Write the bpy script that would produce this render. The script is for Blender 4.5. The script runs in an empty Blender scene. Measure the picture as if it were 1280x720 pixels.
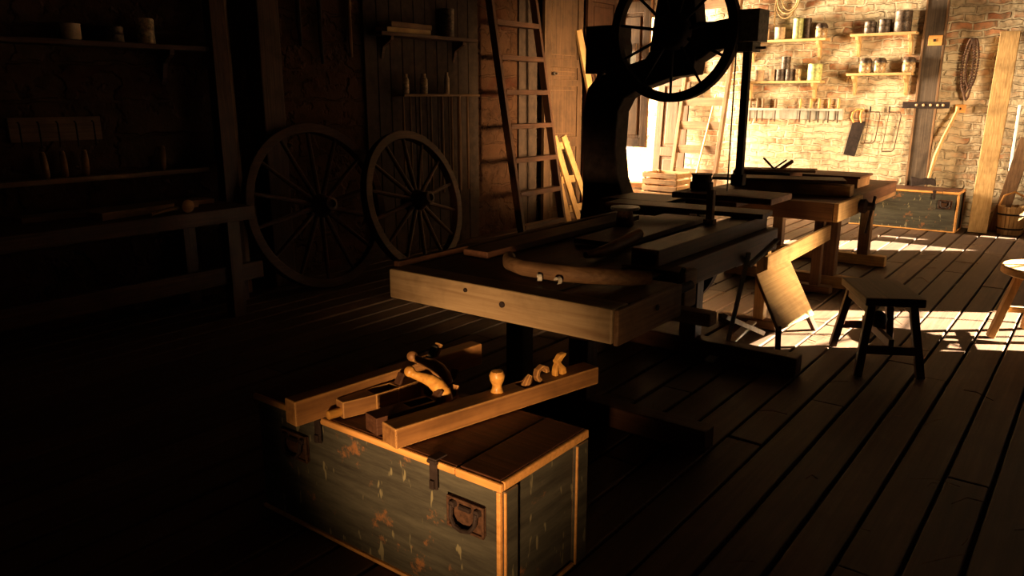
import bpy, bmesh, math, random
from mathutils import Vector, Matrix
R = math.radians
PI = math.pi
rnd = random.Random(7)
col = bpy.context.scene.collection

# ------------------------------------------------------------------ materials
def newmat(name):
    m = bpy.data.materials.new(name); m.use_nodes = True
    nt = m.node_tree
    b = nt.nodes['Principled BSDF']
    return m, nt, b

def nd(nt, t, **kw):
    n = nt.nodes.new(t)
    for k, v in kw.items():
        if k in n.inputs: n.inputs[k].default_value = v
        else: setattr(n, k, v)
    return n

def ramp(nt, fac, stops):
    r = nt.nodes.new('ShaderNodeValToRGB')
    els = r.color_ramp.elements
    while len(els) < len(stops): els.new(0.5)
    for e, (p, c) in zip(els, stops):
        e.position = p; e.color = (c[0], c[1], c[2], 1)
    nt.links.new(fac, r.inputs['Fac'])
    return r.outputs['Color']

def mixc(nt, fac, a, b):
    m = nt.nodes.new('ShaderNodeMix'); m.data_type = 'RGBA'
    if isinstance(fac, float): m.inputs[0].default_value = fac
    else: nt.links.new(fac, m.inputs[0])
    for s, i in ((a, 6), (b, 7)):
        if isinstance(s, tuple): m.inputs[i].default_value = (*s, 1)
        else: nt.links.new(s, m.inputs[i])
    return m.outputs[2]

def coords(nt, scale=(1, 1, 1), rot=(0, 0, 0)):
    tc = nt.nodes.new('ShaderNodeTexCoord')
    mp = nt.nodes.new('ShaderNodeMapping')
    mp.inputs['Scale'].default_value = scale
    mp.inputs['Rotation'].default_value = rot
    nt.links.new(tc.outputs['Object'], mp.inputs['Vector'])
    return mp.outputs['Vector']

def bump(nt, b, h, strength=0.4, dist=0.01):
    n = nd(nt, 'ShaderNodeBump', Strength=strength, Distance=dist)
    nt.links.new(h, n.inputs['Height'])
    nt.links.new(n.outputs['Normal'], b.inputs['Normal'])

def edge_wear(nt, c, wear, radius=0.006, amount=1.0):
    bv = nd(nt, 'ShaderNodeBevel', samples=6); bv.inputs['Radius'].default_value = radius
    ge = nt.nodes.new('ShaderNodeNewGeometry')
    dp = nd(nt, 'ShaderNodeVectorMath', operation='DOT_PRODUCT')
    nt.links.new(bv.outputs[0], dp.inputs[0]); nt.links.new(ge.outputs['Normal'], dp.inputs[1])
    mr = nd(nt, 'ShaderNodeMapRange'); mr.inputs[1].default_value = 0.995; mr.inputs[2].default_value = 0.93
    mr.inputs[3].default_value = 0.0; mr.inputs[4].default_value = amount
    nt.links.new(dp.outputs['Value'], mr.inputs[0])
    return mixc(nt, mr.outputs[0], c, wear)

def wood(name, dark, light, axis='X', rough=0.7, fine=60, bmp=0.5, spec=0.3, wear=None):
    m, nt, b = newmat(name)
    s = {'X': (1.5, fine, fine), 'Y': (fine, 1.5, fine), 'Z': (fine, fine, 1.5)}[axis]
    v = coords(nt, s)
    n = nd(nt, 'ShaderNodeTexNoise', Scale=1.0, Detail=5.0, Roughness=0.6, Distortion=0.3)
    nt.links.new(v, n.inputs['Vector'])
    v2 = coords(nt, (1, 1, 1))
    n2 = nd(nt, 'ShaderNodeTexNoise', Scale=4.0, Detail=4.0, Roughness=0.6)
    nt.links.new(v2, n2.inputs['Vector'])
    c = ramp(nt, n.outputs['Fac'], [(0.3, dark), (0.7, light)])
    d2 = tuple(x * 0.45 for x in dark)
    f = nd(nt, 'ShaderNodeMapRange'); f.inputs[1].default_value = 0.45; f.inputs[2].default_value = 0.75
    f.inputs[3].default_value = 0; f.inputs[4].default_value = 0.75
    nt.links.new(n2.outputs['Fac'], f.inputs[0])
    c = mixc(nt, f.outputs[0], c, d2)
    if wear: c = edge_wear(nt, c, wear)
    nt.links.new(c, b.inputs['Base Color'])
    b.inputs['Roughness'].default_value = rough
    b.inputs['Specular IOR Level'].default_value = spec
    bump(nt, b, n.outputs['Fac'], bmp, 0.004)
    return m

def plain(name, c, rough=0.6, metal=0.0, var=0.35, scale=12, spec=0.4):
    m, nt, b = newmat(name)
    v = coords(nt)
    n = nd(nt, 'ShaderNodeTexNoise', Scale=float(scale), Detail=5.0, Roughness=0.65)
    nt.links.new(v, n.inputs['Vector'])
    lo = tuple(x * (1 - var) for x in c); hi = tuple(min(1, x * (1 + var)) for x in c)
    nt.links.new(ramp(nt, n.outputs['Fac'], [(0.35, lo), (0.65, hi)]), b.inputs['Base Color'])
    b.inputs['Roughness'].default_value = rough
    b.inputs['Metallic'].default_value = metal
    b.inputs['Specular IOR Level'].default_value = spec
    bump(nt, b, n.outputs['Fac'], 0.25, 0.004)
    return m

def brick(name, rot, tint=(1, 1, 1)):
    m, nt, b = newmat(name)
    tc = nt.nodes.new('ShaderNodeTexCoord')
    mp = nt.nodes.new('ShaderNodeMapping'); mp.inputs['Rotation'].default_value = rot
    nt.links.new(tc.outputs['Object'], mp.inputs['Vector'])
    dn = nd(nt, 'ShaderNodeTexNoise', Scale=5.0, Detail=3.0)
    nt.links.new(mp.outputs[0], dn.inputs['Vector'])
    mv = nd(nt, 'ShaderNodeVectorMath', operation='MULTIPLY_ADD')
    nt.links.new(dn.outputs['Color'], mv.inputs[0]); mv.inputs[1].default_value = (0.11, 0.11, 0.11)
    nt.links.new(mp.outputs[0], mv.inputs[2])
    bt = nd(nt, 'ShaderNodeTexBrick', Scale=1.0)
    bt.inputs['Brick Width'].default_value = 0.25; bt.inputs['Row Height'].default_value = 0.090
    bt.inputs['Mortar Size'].default_value = 0.015; bt.inputs['Mortar Smooth'].default_value = 0.5
    bt.inputs['Bias'].default_value = 0.0
    bt.inputs['Color1'].default_value = (0, 0, 0, 1); bt.inputs['Color2'].default_value = (1, 1, 1, 1)
    bt.inputs['Mortar'].default_value = (0.5, 0.5, 0.5, 1)
    nt.links.new(mv.outputs[0], bt.inputs['Vector'])
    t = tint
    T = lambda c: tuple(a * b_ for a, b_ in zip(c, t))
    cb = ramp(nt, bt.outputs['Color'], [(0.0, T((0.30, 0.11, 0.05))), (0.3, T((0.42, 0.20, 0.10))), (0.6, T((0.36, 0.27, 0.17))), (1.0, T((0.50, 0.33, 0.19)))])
    n = nd(nt, 'ShaderNodeTexNoise', Scale=9.0, Detail=6.0, Roughness=0.7)
    nt.links.new(mp.outputs[0], n.inputs['Vector'])
    cb = mixc(nt, ramp(nt, n.outputs['Fac'], [(0.44, (0, 0, 0)), (0.62, (0.85, 0.85, 0.85))]), cb, T((0.16, 0.11, 0.065)))
    n3 = nd(nt, 'ShaderNodeTexNoise', Scale=2.2, Detail=4.0, Roughness=0.7)
    nt.links.new(mp.outputs[0], n3.inputs['Vector'])
    # remains of plaster and lime wash
    cb = mixc(nt, ramp(nt, n3.outputs['Fac'], [(0.42, (0, 0, 0)), (0.58, (0.8, 0.8, 0.8))]), cb, T((0.52, 0.42, 0.28)))
    c = mixc(nt, bt.outputs['Fac'], cb, ramp(nt, n.outputs['Fac'], [(0.35, T((0.55, 0.45, 0.31))), (0.65, T((0.25, 0.18, 0.11)))]))
    nt.links.new(c, b.inputs['Base Color'])
    b.inputs['Roughness'].default_value = 0.9
    b.inputs['Specular IOR Level'].default_value = 0.2
    inv = nd(nt, 'ShaderNodeMath', operation='MULTIPLY_ADD'); inv.inputs[1].default_value = -1.2
    nt.links.new(bt.outputs['Fac'], inv.inputs[0]); nt.links.new(n.outputs['Fac'], inv.inputs[2])
    bump(nt, b, inv.outputs[0], 0.9, 0.02)
    return m

def chest_paint(name):
    m, nt, b = newmat(name)
    v = coords(nt)
    n = nd(nt, 'ShaderNodeTexNoise', Scale=5.0, Detail=8.0, Roughness=0.7)
    nt.links.new(v, n.inputs['Vector'])
    vs = coords(nt, (3, 3, 26))
    n2 = nd(nt, 'ShaderNodeTexNoise', Scale=1.0, Detail=6.0, Roughness=0.7)
    nt.links.new(vs, n2.inputs['Vector'])
    c = ramp(nt, n2.outputs['Fac'], [(0.3, (0.035, 0.030, 0.024)), (0.55, (0.078, 0.070, 0.050)), (0.75, (0.115, 0.102, 0.072))])
    # bare wood where the paint has flaked away
    c = mixc(nt, ramp(nt, n.outputs['Fac'], [(0.60, (0, 0, 0)), (0.66, (1, 1, 1))]), c, (0.28, 0.12, 0.045))
    vc = coords(nt, (30, 30, 9), (0.3, 0.5, 0.2))
    n4 = nd(nt, 'ShaderNodeTexNoise', Scale=1.0, Detail=2.0)
    nt.links.new(vc, n4.inputs['Vector'])
    c = mixc(nt, ramp(nt, n4.outputs['Fac'], [(0.66, (0, 0, 0)), (0.69, (0.8, 0.8, 0.8))]), c, (0.26, 0.22, 0.12))
    c = edge_wear(nt, c, (0.42, 0.20, 0.07), 0.005, 0.8)
    nt.links.new(c, b.inputs['Base Color'])
    b.inputs['Roughness'].default_value = 0.55
    b.inputs['Specular IOR Level'].default_value = 0.25
    bump(nt, b, n.outputs['Fac'], 0.4, 0.006)
    return m

M = {}
M['oldX'] = wood('weathered wood along x', (0.13, 0.065, 0.03), (0.26, 0.14, 0.065), 'X')
M['oldY'] = wood('weathered wood along y', (0.13, 0.065, 0.03), (0.26, 0.14, 0.065), 'Y')
M['oldZ'] = wood('weathered wood along z', (0.13, 0.065, 0.03), (0.26, 0.14, 0.065), 'Z')
M['darkX'] = wood('dark wood along x', (0.045, 0.017, 0.008), (0.11, 0.045, 0.022), 'X', 0.6)
M['darkY'] = wood('dark wood along y', (0.045, 0.017, 0.008), (0.11, 0.045, 0.022), 'Y', 0.6)
M['darkZ'] = wood('dark wood along z', (0.045, 0.017, 0.008), (0.11, 0.045, 0.022), 'Z', 0.6)
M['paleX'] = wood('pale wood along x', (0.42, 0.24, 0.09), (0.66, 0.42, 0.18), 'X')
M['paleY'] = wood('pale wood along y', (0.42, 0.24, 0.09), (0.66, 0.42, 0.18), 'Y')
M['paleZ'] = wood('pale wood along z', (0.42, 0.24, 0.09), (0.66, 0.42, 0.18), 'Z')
M['bench_front'] = wood('scarred bench oak', (0.20, 0.12, 0.06), (0.36, 0.25, 0.135), 'X', 0.6, 30, 0.8, wear=(0.42, 0.28, 0.14))
M['trim'] = wood('bare worn edge', (0.60, 0.27, 0.07), (0.85, 0.42, 0.13), 'X', 0.5)
M['lid'] = wood('lid boards', (0.05, 0.018, 0.009), (0.12, 0.042, 0.019), 'X', 0.5)
M['beech'] = wood('old beech', (0.15, 0.065, 0.022), (0.36, 0.17, 0.055), 'Y', 0.5, 30, wear=(0.62, 0.33, 0.10))
M['horn'] = wood('polished yellow beech', (0.38, 0.17, 0.035), (0.72, 0.36, 0.075), 'Y', 0.35, 40)
M['doorwood'] = wood('brown door wood', (0.06, 0.030, 0.014), (0.13, 0.070, 0.035), 'Z', 0.6, 40, wear=(0.2, 0.11, 0.05))
M['midX'] = wood('honey wood x', (0.22, 0.11, 0.04), (0.40, 0.22, 0.09), 'X')
M['midZ'] = wood('honey wood z', (0.22, 0.11, 0.04), (0.40, 0.22, 0.09), 'Z')
M['paint'] = chest_paint('grey green chipped paint')
M['iron'] = plain('black cast iron', (0.028, 0.018, 0.015), 0.65, 0.0, 0.4, spec=0.12)
M['steel'] = plain('tool steel', (0.12, 0.10, 0.085), 0.45, 0.6, 0.4)
M['rust'] = plain('rusty brown iron', (0.070, 0.033, 0.018), 0.75, 0.0, 0.5, 40, 0.2)
M['clay'] = plain('tan stoneware', (0.50, 0.33, 0.19), 0.6)
M['darktin'] = plain('dark blotched tin', (0.07, 0.045, 0.03), 0.5, 0.3, 0.8, 35)
M['greentin'] = plain('yellow green tin', (0.42, 0.42, 0.16), 0.5, 0.1, 0.5, 25)
M['glass'] = plain('mottled jar glaze', (0.34, 0.22, 0.11), 0.3, 0.0, 0.8, 30)
M['greymetal'] = plain('lightened grey casting', (0.16, 0.14, 0.11), 0.6, 0.0, 0.4, 30, 0.2)  # metal lightened to stand for the light on the guide box
M['rope'] = plain('hemp rope', (0.40, 0.26, 0.12), 0.9, 0, 0.4, 80)
M['greywood'] = wood('pale grey wood', (0.42, 0.37, 0.29), (0.62, 0.56, 0.46), 'Z')
M['brick_left'] = brick('brick left', (R(90), 0, R(90)), (0.15, 0.085, 0.06))  # brick darkened, the room's shade put into its colour
M['brick_far'] = brick('brick far', (R(-90), 0, 0), (1.35, 1.38, 1.38))  # same brick lightened to carry the brightness of the far wall
M['plaster'] = plain('limewash outside', (0.75, 0.66, 0.52), 0.9)
M['earth'] = plain('sandy ground', (0.55, 0.45, 0.30), 0.95)
M['post'] = wood('grey brown post', (0.055, 0.036, 0.024), (0.13, 0.09, 0.062), 'Z', 0.8)
M['darkboard'] = plain('dark boards', (0.05, 0.03, 0.02), 0.9)

def floor_mat():
    m, nt, b = newmat('floor boards')
    geo = nt.nodes.new('ShaderNodeNewGeometry')
    v = coords(nt, (30, 1.2, 30))
    n = nd(nt, 'ShaderNodeTexNoise', Scale=1.0, Detail=5.0, Roughness=0.65, Distortion=0.4)
    nt.links.new(v, n.inputs['Vector'])
    c = ramp(nt, n.outputs['Fac'], [(0.3, (0.060, 0.033, 0.019)), (0.7, (0.145, 0.085, 0.048))])
    v2 = coords(nt)
    n2 = nd(nt, 'ShaderNodeTexNoise', Scale=3.0, Detail=6.0, Roughness=0.7)
    nt.links.new(v2, n2.inputs['Vector'])
    c = mixc(nt, ramp(nt, n2.outputs['Fac'], [(0.4, (0, 0, 0)), (0.7, (0.8, 0.8, 0.8))]), c, (0.07, 0.035, 0.02))
    att = nt.nodes.new('ShaderNodeObjectInfo')
    ri = ramp(nt, geo.outputs['Random Per Island'], [(0, (0.6, 0.6, 0.6)), (1, (1.2, 1.15, 1.1))])
    mm = nt.nodes.new('ShaderNodeMix'); mm.data_type = 'RGBA'; mm.blend_type = 'MULTIPLY'; mm.inputs[0].default_value = 1
    nt.links.new(c, mm.inputs[6]); nt.links.new(ri, mm.inputs[7])
    nt.links.new(mm.outputs[2], b.inputs['Base Color'])
    b.inputs['Roughness'].default_value = 0.62
    b.inputs['Specular IOR Level'].default_value = 0.3
    bump(nt, b, n.outputs['Fac'], 0.5, 0.006)
    return m
M['floor'] = floor_mat()

# ------------------------------------------------------------------ mesh helpers
def box(bm, c, s, rot=None, taper=None):
    """box centred on c, full size s, optional Euler rotation in radians"""
    ret = bmesh.ops.create_cube(bm, size=1.0)
    mt = Matrix.Translation(Vector(c))
    if rot is not None:
        from mathutils import Euler
        mt = mt @ Euler(rot).to_matrix().to_4x4()
    mt = mt @ Matrix.Diagonal((s[0], s[1], s[2], 1))
    bmesh.ops.transform(bm, matrix=mt, verts=ret['verts'])
    return ret['verts']

def box2(bm, x0, x1, y0, y1, z0, z1):
    return box(bm, ((x0 + x1) / 2, (y0 + y1) / 2, (z0 + z1) / 2), (x1 - x0, y1 - y0, z1 - z0))

def beam(bm, a, b, w, h, up=(0, 0, 1)):
    """rectangular bar from a to b; w across, h along 'up'"""
    a = Vector(a); b = Vector(b); d = (b - a); L = d.length; d.normalize()
    u = Vector(up); s = d.cross(u)
    if s.length < 1e-4: u = Vector((0, 1, 0)); s = d.cross(u)
    s.normalize(); u = s.cross(d)
    vs = []
    for e in (a, b):
        for i, j in ((-1, -1), (1, -1), (1, 1), (-1, 1)):
            vs.append(bm.verts.new(e + s * (w / 2 * i) + u * (h / 2 * j)))
    fs = [(0, 1, 2, 3), (7, 6, 5, 4)] + [(i, i + 4, (i + 1) % 4 + 4, (i + 1) % 4) for i in range(4)]
    for f in fs: bm.faces.new([vs[i] for i in f])
    return vs

def tube(bm, pts, rad, n=10, closed=False):
    pts = [Vector(p) for p in pts]
    if not isinstance(rad, (list, tuple)): rad = [rad] * len(pts)
    rings = []
    prev = None
    N = len(pts)
    for i, p in enumerate(pts):
        if closed: t = pts[(i + 1) % N] - pts[i - 1]
        else: t = pts[min(i + 1, N - 1)] - pts[max(i - 1, 0)]
        t.normalize()
        if prev is None:
            a = Vector((0, 0, 1)) if abs(t.z) < 0.9 else Vector((1, 0, 0))
            s = t.cross(a).normalized()
        else:
            s = (prev - t * prev.dot(t)).normalized()
        prev = s
        u = t.cross(s)
        rings.append([bm.verts.new(p + (s * math.cos(k * 2 * PI / n) + u * math.sin(k * 2 * PI / n)) * rad[i]) for k in range(n)])
    rng = range(N) if closed else range(N - 1)
    for i in rng:
        A, B = rings[i], rings[(i + 1) % N]
        for k in range(n): bm.faces.new((A[k], A[(k + 1) % n], B[(k + 1) % n], B[k]))
    if not closed:
        bm.faces.new(rings[0][::-1]); bm.faces.new(rings[-1])

def lathe(bm, prof, n=20, c=(0, 0, 0), axis='Z'):
    """prof: list of (radius, height) from bottom to top, closed at both ends"""
    rings = []
    for r, z in prof:
        rg = []
        for k in range(n):
            a = 2 * PI * k / n
            x, y = r * math.cos(a), r * math.sin(a)
            p = {'Z': (x, y, z), 'Y': (x, z, y), 'X': (z, x, y)}[axis]
            rg.append(bm.verts.new(Vector(c) + Vector(p)))
        rings.append(rg)
    for A, B in zip(rings, rings[1:]):
        for k in range(n): bm.faces.new((A[k], A[(k + 1) % n], B[(k + 1) % n], B[k]))
    bm.faces.new(rings[0][::-1]); bm.faces.new(rings[-1])

def prism(bm, poly, y0, y1, plane='XZ'):
    """polygon in the given plane extruded along the third axis"""
    def P(a, b, t): return {'XZ': (a, t, b), 'YZ': (t, a, b), 'XY': (a, b, t)}[plane]
    A = [bm.verts.new(P(a, b, y0)) for a, b in poly]
    B = [bm.verts.new(P(a, b, y1)) for a, b in poly]
    n = len(poly)
    for i in range(n): bm.faces.new((A[i], A[(i + 1) % n], B[(i + 1) % n], B[i]))
    fa = bm.faces.new(A[::-1]); fb = bm.faces.new(B)
    return fa, fb

def obj(name, bm, mat, parent=None, bevel=0.0, smooth=False, loc=None):
    bmesh.ops.recalc_face_normals(bm, faces=bm.faces[:])
    me = bpy.data.meshes.new(name); bm.to_mesh(me); bm.free()
    me.materials.append(mat)
    o = bpy.data.objects.new(name, me); col.objects.link(o)
    if parent is not None: o.parent = parent
    if loc: o.location = loc
    if smooth:
        for p in me.polygons: p.use_smooth = True
        try: me.set_sharp_from_angle(angle=R(40))
        except Exception: pass
    if bevel:
        md = o.modifiers.new('bevel', 'BEVEL'); md.width = bevel; md.segments = 2; md.limit_method = 'ANGLE'
    return o

NB = bmesh.new
def tag(o, label=None, cat=None, group=None, kind=None):
    if label: o['label'] = label
    if cat: o['category'] = cat
    if group: o['group'] = group
    if kind: o['kind'] = kind
    return o

def thing(name, label, cat, loc=(0, 0, 0), rot=(0, 0, 0), group=None):
    o = bpy.data.objects.new(name, None); col.objects.link(o)
    o.empty_display_size = 0.1
    o.location = loc; o.rotation_euler = rot
    return tag(o, label, cat, group)

def kids(o): return [c for c in bpy.data.objects if c.parent == o]
def copy_tree(o, loc=None, rot=None, label=None, parent=None):
    ch = kids(o)
    c = o.copy(); col.objects.link(c)
    if parent is not None: c.parent = parent
    if loc is not None: c.location = loc
    if rot is not None: c.rotation_euler = rot
    if label: c['label'] = label
    for k in ch: copy_tree(k, parent=c)
    return c

def struct(name, bm, mat, bevel=0.0):
    o = obj(name, bm, mat, None, bevel); o['kind'] = 'structure'; return o

# ------------------------------------------------------------------ the room
XL, XR, YF, YN, ZC = -5.8, 1.6, 11.15, -2.4, 3.3

def holed(bm, a0, a1, z0, z1, holes, t0, t1, plane):
    """wall slab spanning a0..a1 by z0..z1 with rectangular holes (a,b,c,d)"""
    xs = sorted({a0, a1, *[h[0] for h in holes], *[h[1] for h in holes]})
    zs = sorted({z0, z1, *[h[2] for h in holes], *[h[3] for h in holes]})
    for i in range(len(xs) - 1):
        run = None
        for j in range(len(zs) - 1):
            mx, mz = (xs[i] + xs[i + 1]) / 2, (zs[j] + zs[j + 1]) / 2
            inh = any(h[0] < mx < h[1] and h[2] < mz < h[3] for h in holes)
            if not inh:
                if plane == 'X': box2(bm, t0, t1, xs[i], xs[i + 1], zs[j], zs[j + 1])
                else: box2(bm, xs[i], xs[i + 1], t0, t1, zs[j], zs[j + 1])

bm = NB()
x = XL - 0.2; k = 0
fr = random.Random(3)
while x < XR + 0.2:
    w = 0.185 + fr.uniform(-0.012, 0.015)
    y = YN - fr.uniform(0, 2)
    while y < YF:
        L = fr.uniform(2.4, 4.5)
        y1 = min(y + L, YF + 0.05); ya = max(y, YN)
        if y1 > ya + 0.05:
            dz = fr.uniform(-0.006, 0.0)
            g = fr.uniform(0.012, 0.026)
            vs = box(bm, (x + w / 2, (ya + y1) / 2, -0.02 + dz), (w - g, y1 - ya - 0.008, 0.04), (0, fr.uniform(-0.012, 0.012), fr.uniform(-0.0015, 0.0015)))
        y = y1 if y1 < YF else YF + 1
    x += w
struct('floor', bm, M['floor'], 0.006)
bm = NB(); box2(bm, XL - 0.2, XR + 0.2, YN - 0.1, YF + 0.1, -0.14, -0.06); struct('trim_1', bm, M['darkboard'])

# left wall: stops short of the far corner, a half door opens there
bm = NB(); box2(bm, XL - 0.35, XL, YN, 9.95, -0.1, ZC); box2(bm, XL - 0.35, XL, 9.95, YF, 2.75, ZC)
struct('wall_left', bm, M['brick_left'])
# far wall: runs on outside past the corner; the openings at the right let the sun in
holes = [(0.35, 1.5, 1.45, 2.3), (-0.25, 0.36, 1.07, 1.26), (-0.35, 0.22, 0.47, 0.66), (-0.985, -0.95, 0.50, 1.50)]
bm = NB(); holed(bm, -11.5, XR + 0.1, -0.1, ZC, holes, YF, YF + 0.12, 'Y')
struct('wall_far', bm, M['brick_far'])
WY = (7.1, 8.38); WZ = (1.12, 2.16)
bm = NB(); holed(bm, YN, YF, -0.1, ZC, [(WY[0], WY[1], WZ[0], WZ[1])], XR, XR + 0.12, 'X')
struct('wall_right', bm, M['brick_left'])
NW = (0.5, 1.15, 0.55, 1.15)  # made-up opening behind the camera for the added chest fill
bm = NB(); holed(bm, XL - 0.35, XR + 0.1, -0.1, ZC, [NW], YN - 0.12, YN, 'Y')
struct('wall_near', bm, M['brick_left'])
bm = NB(); box2(bm, XL - 0.35, XR + 0.2, YN - 0.2, YF + 0.15, ZC, ZC + 0.1); struct('ceiling', bm, M['darkboard'])
# lattice window that throws the leaded pattern on the floor
w1 = bpy.data.objects.new('window_1', None); col.objects.link(w1); w1['kind'] = 'structure'; w1.location = (XR + 0.05, (WY[0] + WY[1]) / 2, (WZ[0] + WZ[1]) / 2)
hy, hz = (WY[1] - WY[0]) / 2, (WZ[1] - WZ[0]) / 2
bm = NB()
for s in (-1, 1):
    box(bm, (0, s * (hy - 0.02), 0), (0.05, 0.04, 2 * hz)); box(bm, (0, 0, s * (hz - 0.02)), (0.05, 2 * hy - 0.08, 0.04))
obj('window_frame', bm, M['darkZ'], w1)
bm = NB()
box(bm, (0, -0.18, 0), (0.03, 0.025, 2 * hz - 0.08))
beam(bm, (0, -0.18, 0.1), (0, -hy + 0.03, 0.28), 0.02, 0.02); beam(bm, (0, -0.18, -0.1), (0, -hy + 0.03, -0.3), 0.02, 0.02)
beam(bm, (0, -0.18, 0.0), (0, hy - 0.03, 0.02), 0.018, 0.018)
beam(bm, (0, 0.25, hz - 0.04), (0, 0.4, 0.01), 0.016, 0.016); beam(bm, (0, 0.4, 0.01), (0, 0.22, -hz + 0.04), 0.016, 0.016)
obj('glazing_bar', bm, M['darkZ'], w1)
bm = NB(); box2(bm, -16, -5.8, 4, 16, -0.16, -0.12); struct('ground', bm, M['earth'])

# dark boarded stretch of the left wall
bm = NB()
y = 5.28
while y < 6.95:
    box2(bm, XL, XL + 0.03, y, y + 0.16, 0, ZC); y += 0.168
box2(bm, XL, XL + 0.03, 7.72, 7.90, 0, ZC); box2(bm, XL, XL+0.03, 7.905, 8.09, 0, ZC)  # two dark boards standing in for the shadow behind the ladder
struct('trim_2', bm, M['darkboard'], 0.004)
# posts
bm = NB(); box2(bm, -5.76, -5.55, 3.96, 4.17, 0, ZC); struct('trim_3', bm, M['darkZ'], 0.01)

# ------------------------------------------------------------------ chests
def make_chest(label):
    L, D, H = 1.22, 0.49, 0.49
    t = thing('tool_chest', label, 'chest', (-1.905, 1.895, 0))
    bm = NB(); box2(bm, -L/2+0.01, L/2-0.02, -D/2+0.012, D/2-0.01, 0.012, H-0.035)
    obj('body', bm, M['paint'], t, 0.003)
    lid_bm = NB()
    seam = -L/2
    for w in (0.31, 0.42, 0.475):
        pass
    # two long planks with a seam across, the right one slightly proud
    box2(lid_bm, -L/2, 0.425, -D/2+0.014, D/2, H-0.033, H-0.004)
    box2(lid_bm, 0.435, L/2-0.016, -D/2+0.014, D/2-0.004, H-0.033, H)
    lid = obj('lid', lid_bm, M['lid'], t, 0.004)
    bm = NB()
    box2(bm, -L/2, 0.425, -D/2-0.002, -D/2+0.014, H-0.03, H-0.006)
    box2(bm, 0.428, L/2, -D/2-0.003, -D/2+0.014, H-0.032, H-0.004)
    box2(bm, L/2-0.016, L/2, -D/2+0.014, D/2, H-0.032, H-0.002)
    tag(obj('lid_edge', bm, M['trim'], t, 0.005), 'bare worn orange lid edge')
    for i, (a, b) in enumerate(((L/2-0.022, L/2-0.006),)):
        bm = NB(); box2(bm, a, b, -D/2, -D/2+0.016, 0.0, H-0.034)
        tag(obj('corner_strip', bm, M['trim'], t, 0.004), 'bare worn corner')
    bm = NB(); box2(bm, -L/2+0.004, L/2-0.012, -D/2+0.002, -D/2+0.02, 0.0, 0.014)
    tag(obj('bottom_strip', bm, M['trim'], t, 0.003), 'bare worn bottom edge')
    for y0, y1 in ((-D/2+0.018, -D/2+0.085), (D/2-0.075, D/2-0.002)):
        bm = NB(); box2(bm, L/2-0.02, L/2, y0, y1, 0.002, H-0.036)
        s = obj('side_batten', bm, M['paint'], t, 0.005)
        bm = NB(); e = y0 if y0 < 0 else y0
        box2(bm, L/2-0.006, L/2+0.0015, e-0.001, e+0.009, 0.002, H-0.04)
        tag(obj('worn_edge', bm, M['trim'], s, 0.003), 'bare worn batten edge')
    bm = NB(); box2(bm, L/2-0.012, L/2-0.001, -D/2+0.09, D/2-0.08, 0.0, 0.014)
    obj('bottom_strip', bm, M['trim'], t, 0.003)
    for x0 in (-0.225, 0.34):
        bm = NB()
        yy = -D/2 - 0.003
        box(bm, (x0, yy, H-0.055), (0.032, 0.008, 0.095)); box(bm, (x0, yy+0.02, H+0.002), (0.036, 0.055, 0.006))
        box(bm, (x0, yy-0.008, H-0.085), (0.018, 0.012, 0.03))
        tube(bm, [(x0-0.02, yy-0.004, H-0.008), (x0+0.02, yy-0.004, H-0.008)], 0.008, 8)
        obj('hasp', bm, M['iron'], t, 0.002)
    for x0 in (-0.37, 0.47):
        z0 = 0.335
        pl = NB(); box(pl, (x0, -D/2-0.001+0.008, z0), (0.145, 0.012, 0.105))
        p = obj('handle_plate', pl, M['rust'], t, 0.006)
        bm = NB()
        for s in (-1, 1):
            box(bm, (x0, -D/2-0.004, z0+s*0.049), (0.15, 0.008, 0.008)); box(bm, (x0+s*0.071, -D/2-0.004, z0), (0.008, 0.008, 0.1))
        obj('plate_rim', bm, M['rust'], p, 0.002)
        bm = NB()
        pts = [(x0-0.05, -D/2-0.012, z0+0.028), (x0-0.048, -D/2-0.018, z0-0.01), (x0-0.03, -D/2-0.022, z0-0.034), (x0, -D/2-0.024, z0-0.04), (x0+0.03, -D/2-0.022, z0-0.034), (x0+0.048, -D/2-0.018, z0-0.01), (x0+0.05, -D/2-0.012, z0+0.028)]
        tube(bm, pts, 0.0075, 8)
        for s in (-1, 1): lathe(bm, [(0.0, -0.014), (0.012, -0.012), (0.014, 0.006)], 10, (x0+s*0.05, -D/2-0.002, z0+0.028), 'Y')
        tube(bm, [(x0-0.022, -D/2-0.006, z0+0.026), (x0+0.022, -D/2-0.006, z0+0.026)], 0.008, 8)
        obj('drop_handle', bm, M['iron'], p, smooth=True)
    return t
chest = make_chest('large grey-green painted tool chest in the foreground carrying hand planes')
copy_tree(chest, (-1.99, 10.825, 0), label='grey-green painted chest against the far brick wall, in front of the dark post')

# ------------------------------------------------------------------ planes on the chest
ZT = 0.490
def long_plane(name, label, loc, rz, L, W, H, mat, seed=0):
    t = thing(name, label, 'hand plane', loc, (0, 0, rz), None)
    bm = NB()
    # body with a mouth cut through from above: two cheeks plus front and rear blocks
    m0, m1 = L*0.60, L*0.60+0.10
    O = [(0, 0), (W, 0), (W, L), (0, L)]; I = [(0.014, m0), (W-0.014, m0), (W-0.014, m1), (0.014, m1)]
    q = [[bm.verts.new((x, y, z)) for x, y in ring] for ring, z in ((O, 0), (I, 0), (O, H), (I, H))]
    for i in range(4):
        j = (i+1) % 4
        for A, B in ((q[0], q[2]), (q[1], q[3]), (q[0], q[1]), (q[2], q[3])): bm.faces.new((A[i], A[j], B[j], B[i]))
    obj('body', bm, mat, t, 0.005)
    return t, m0, m1

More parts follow.
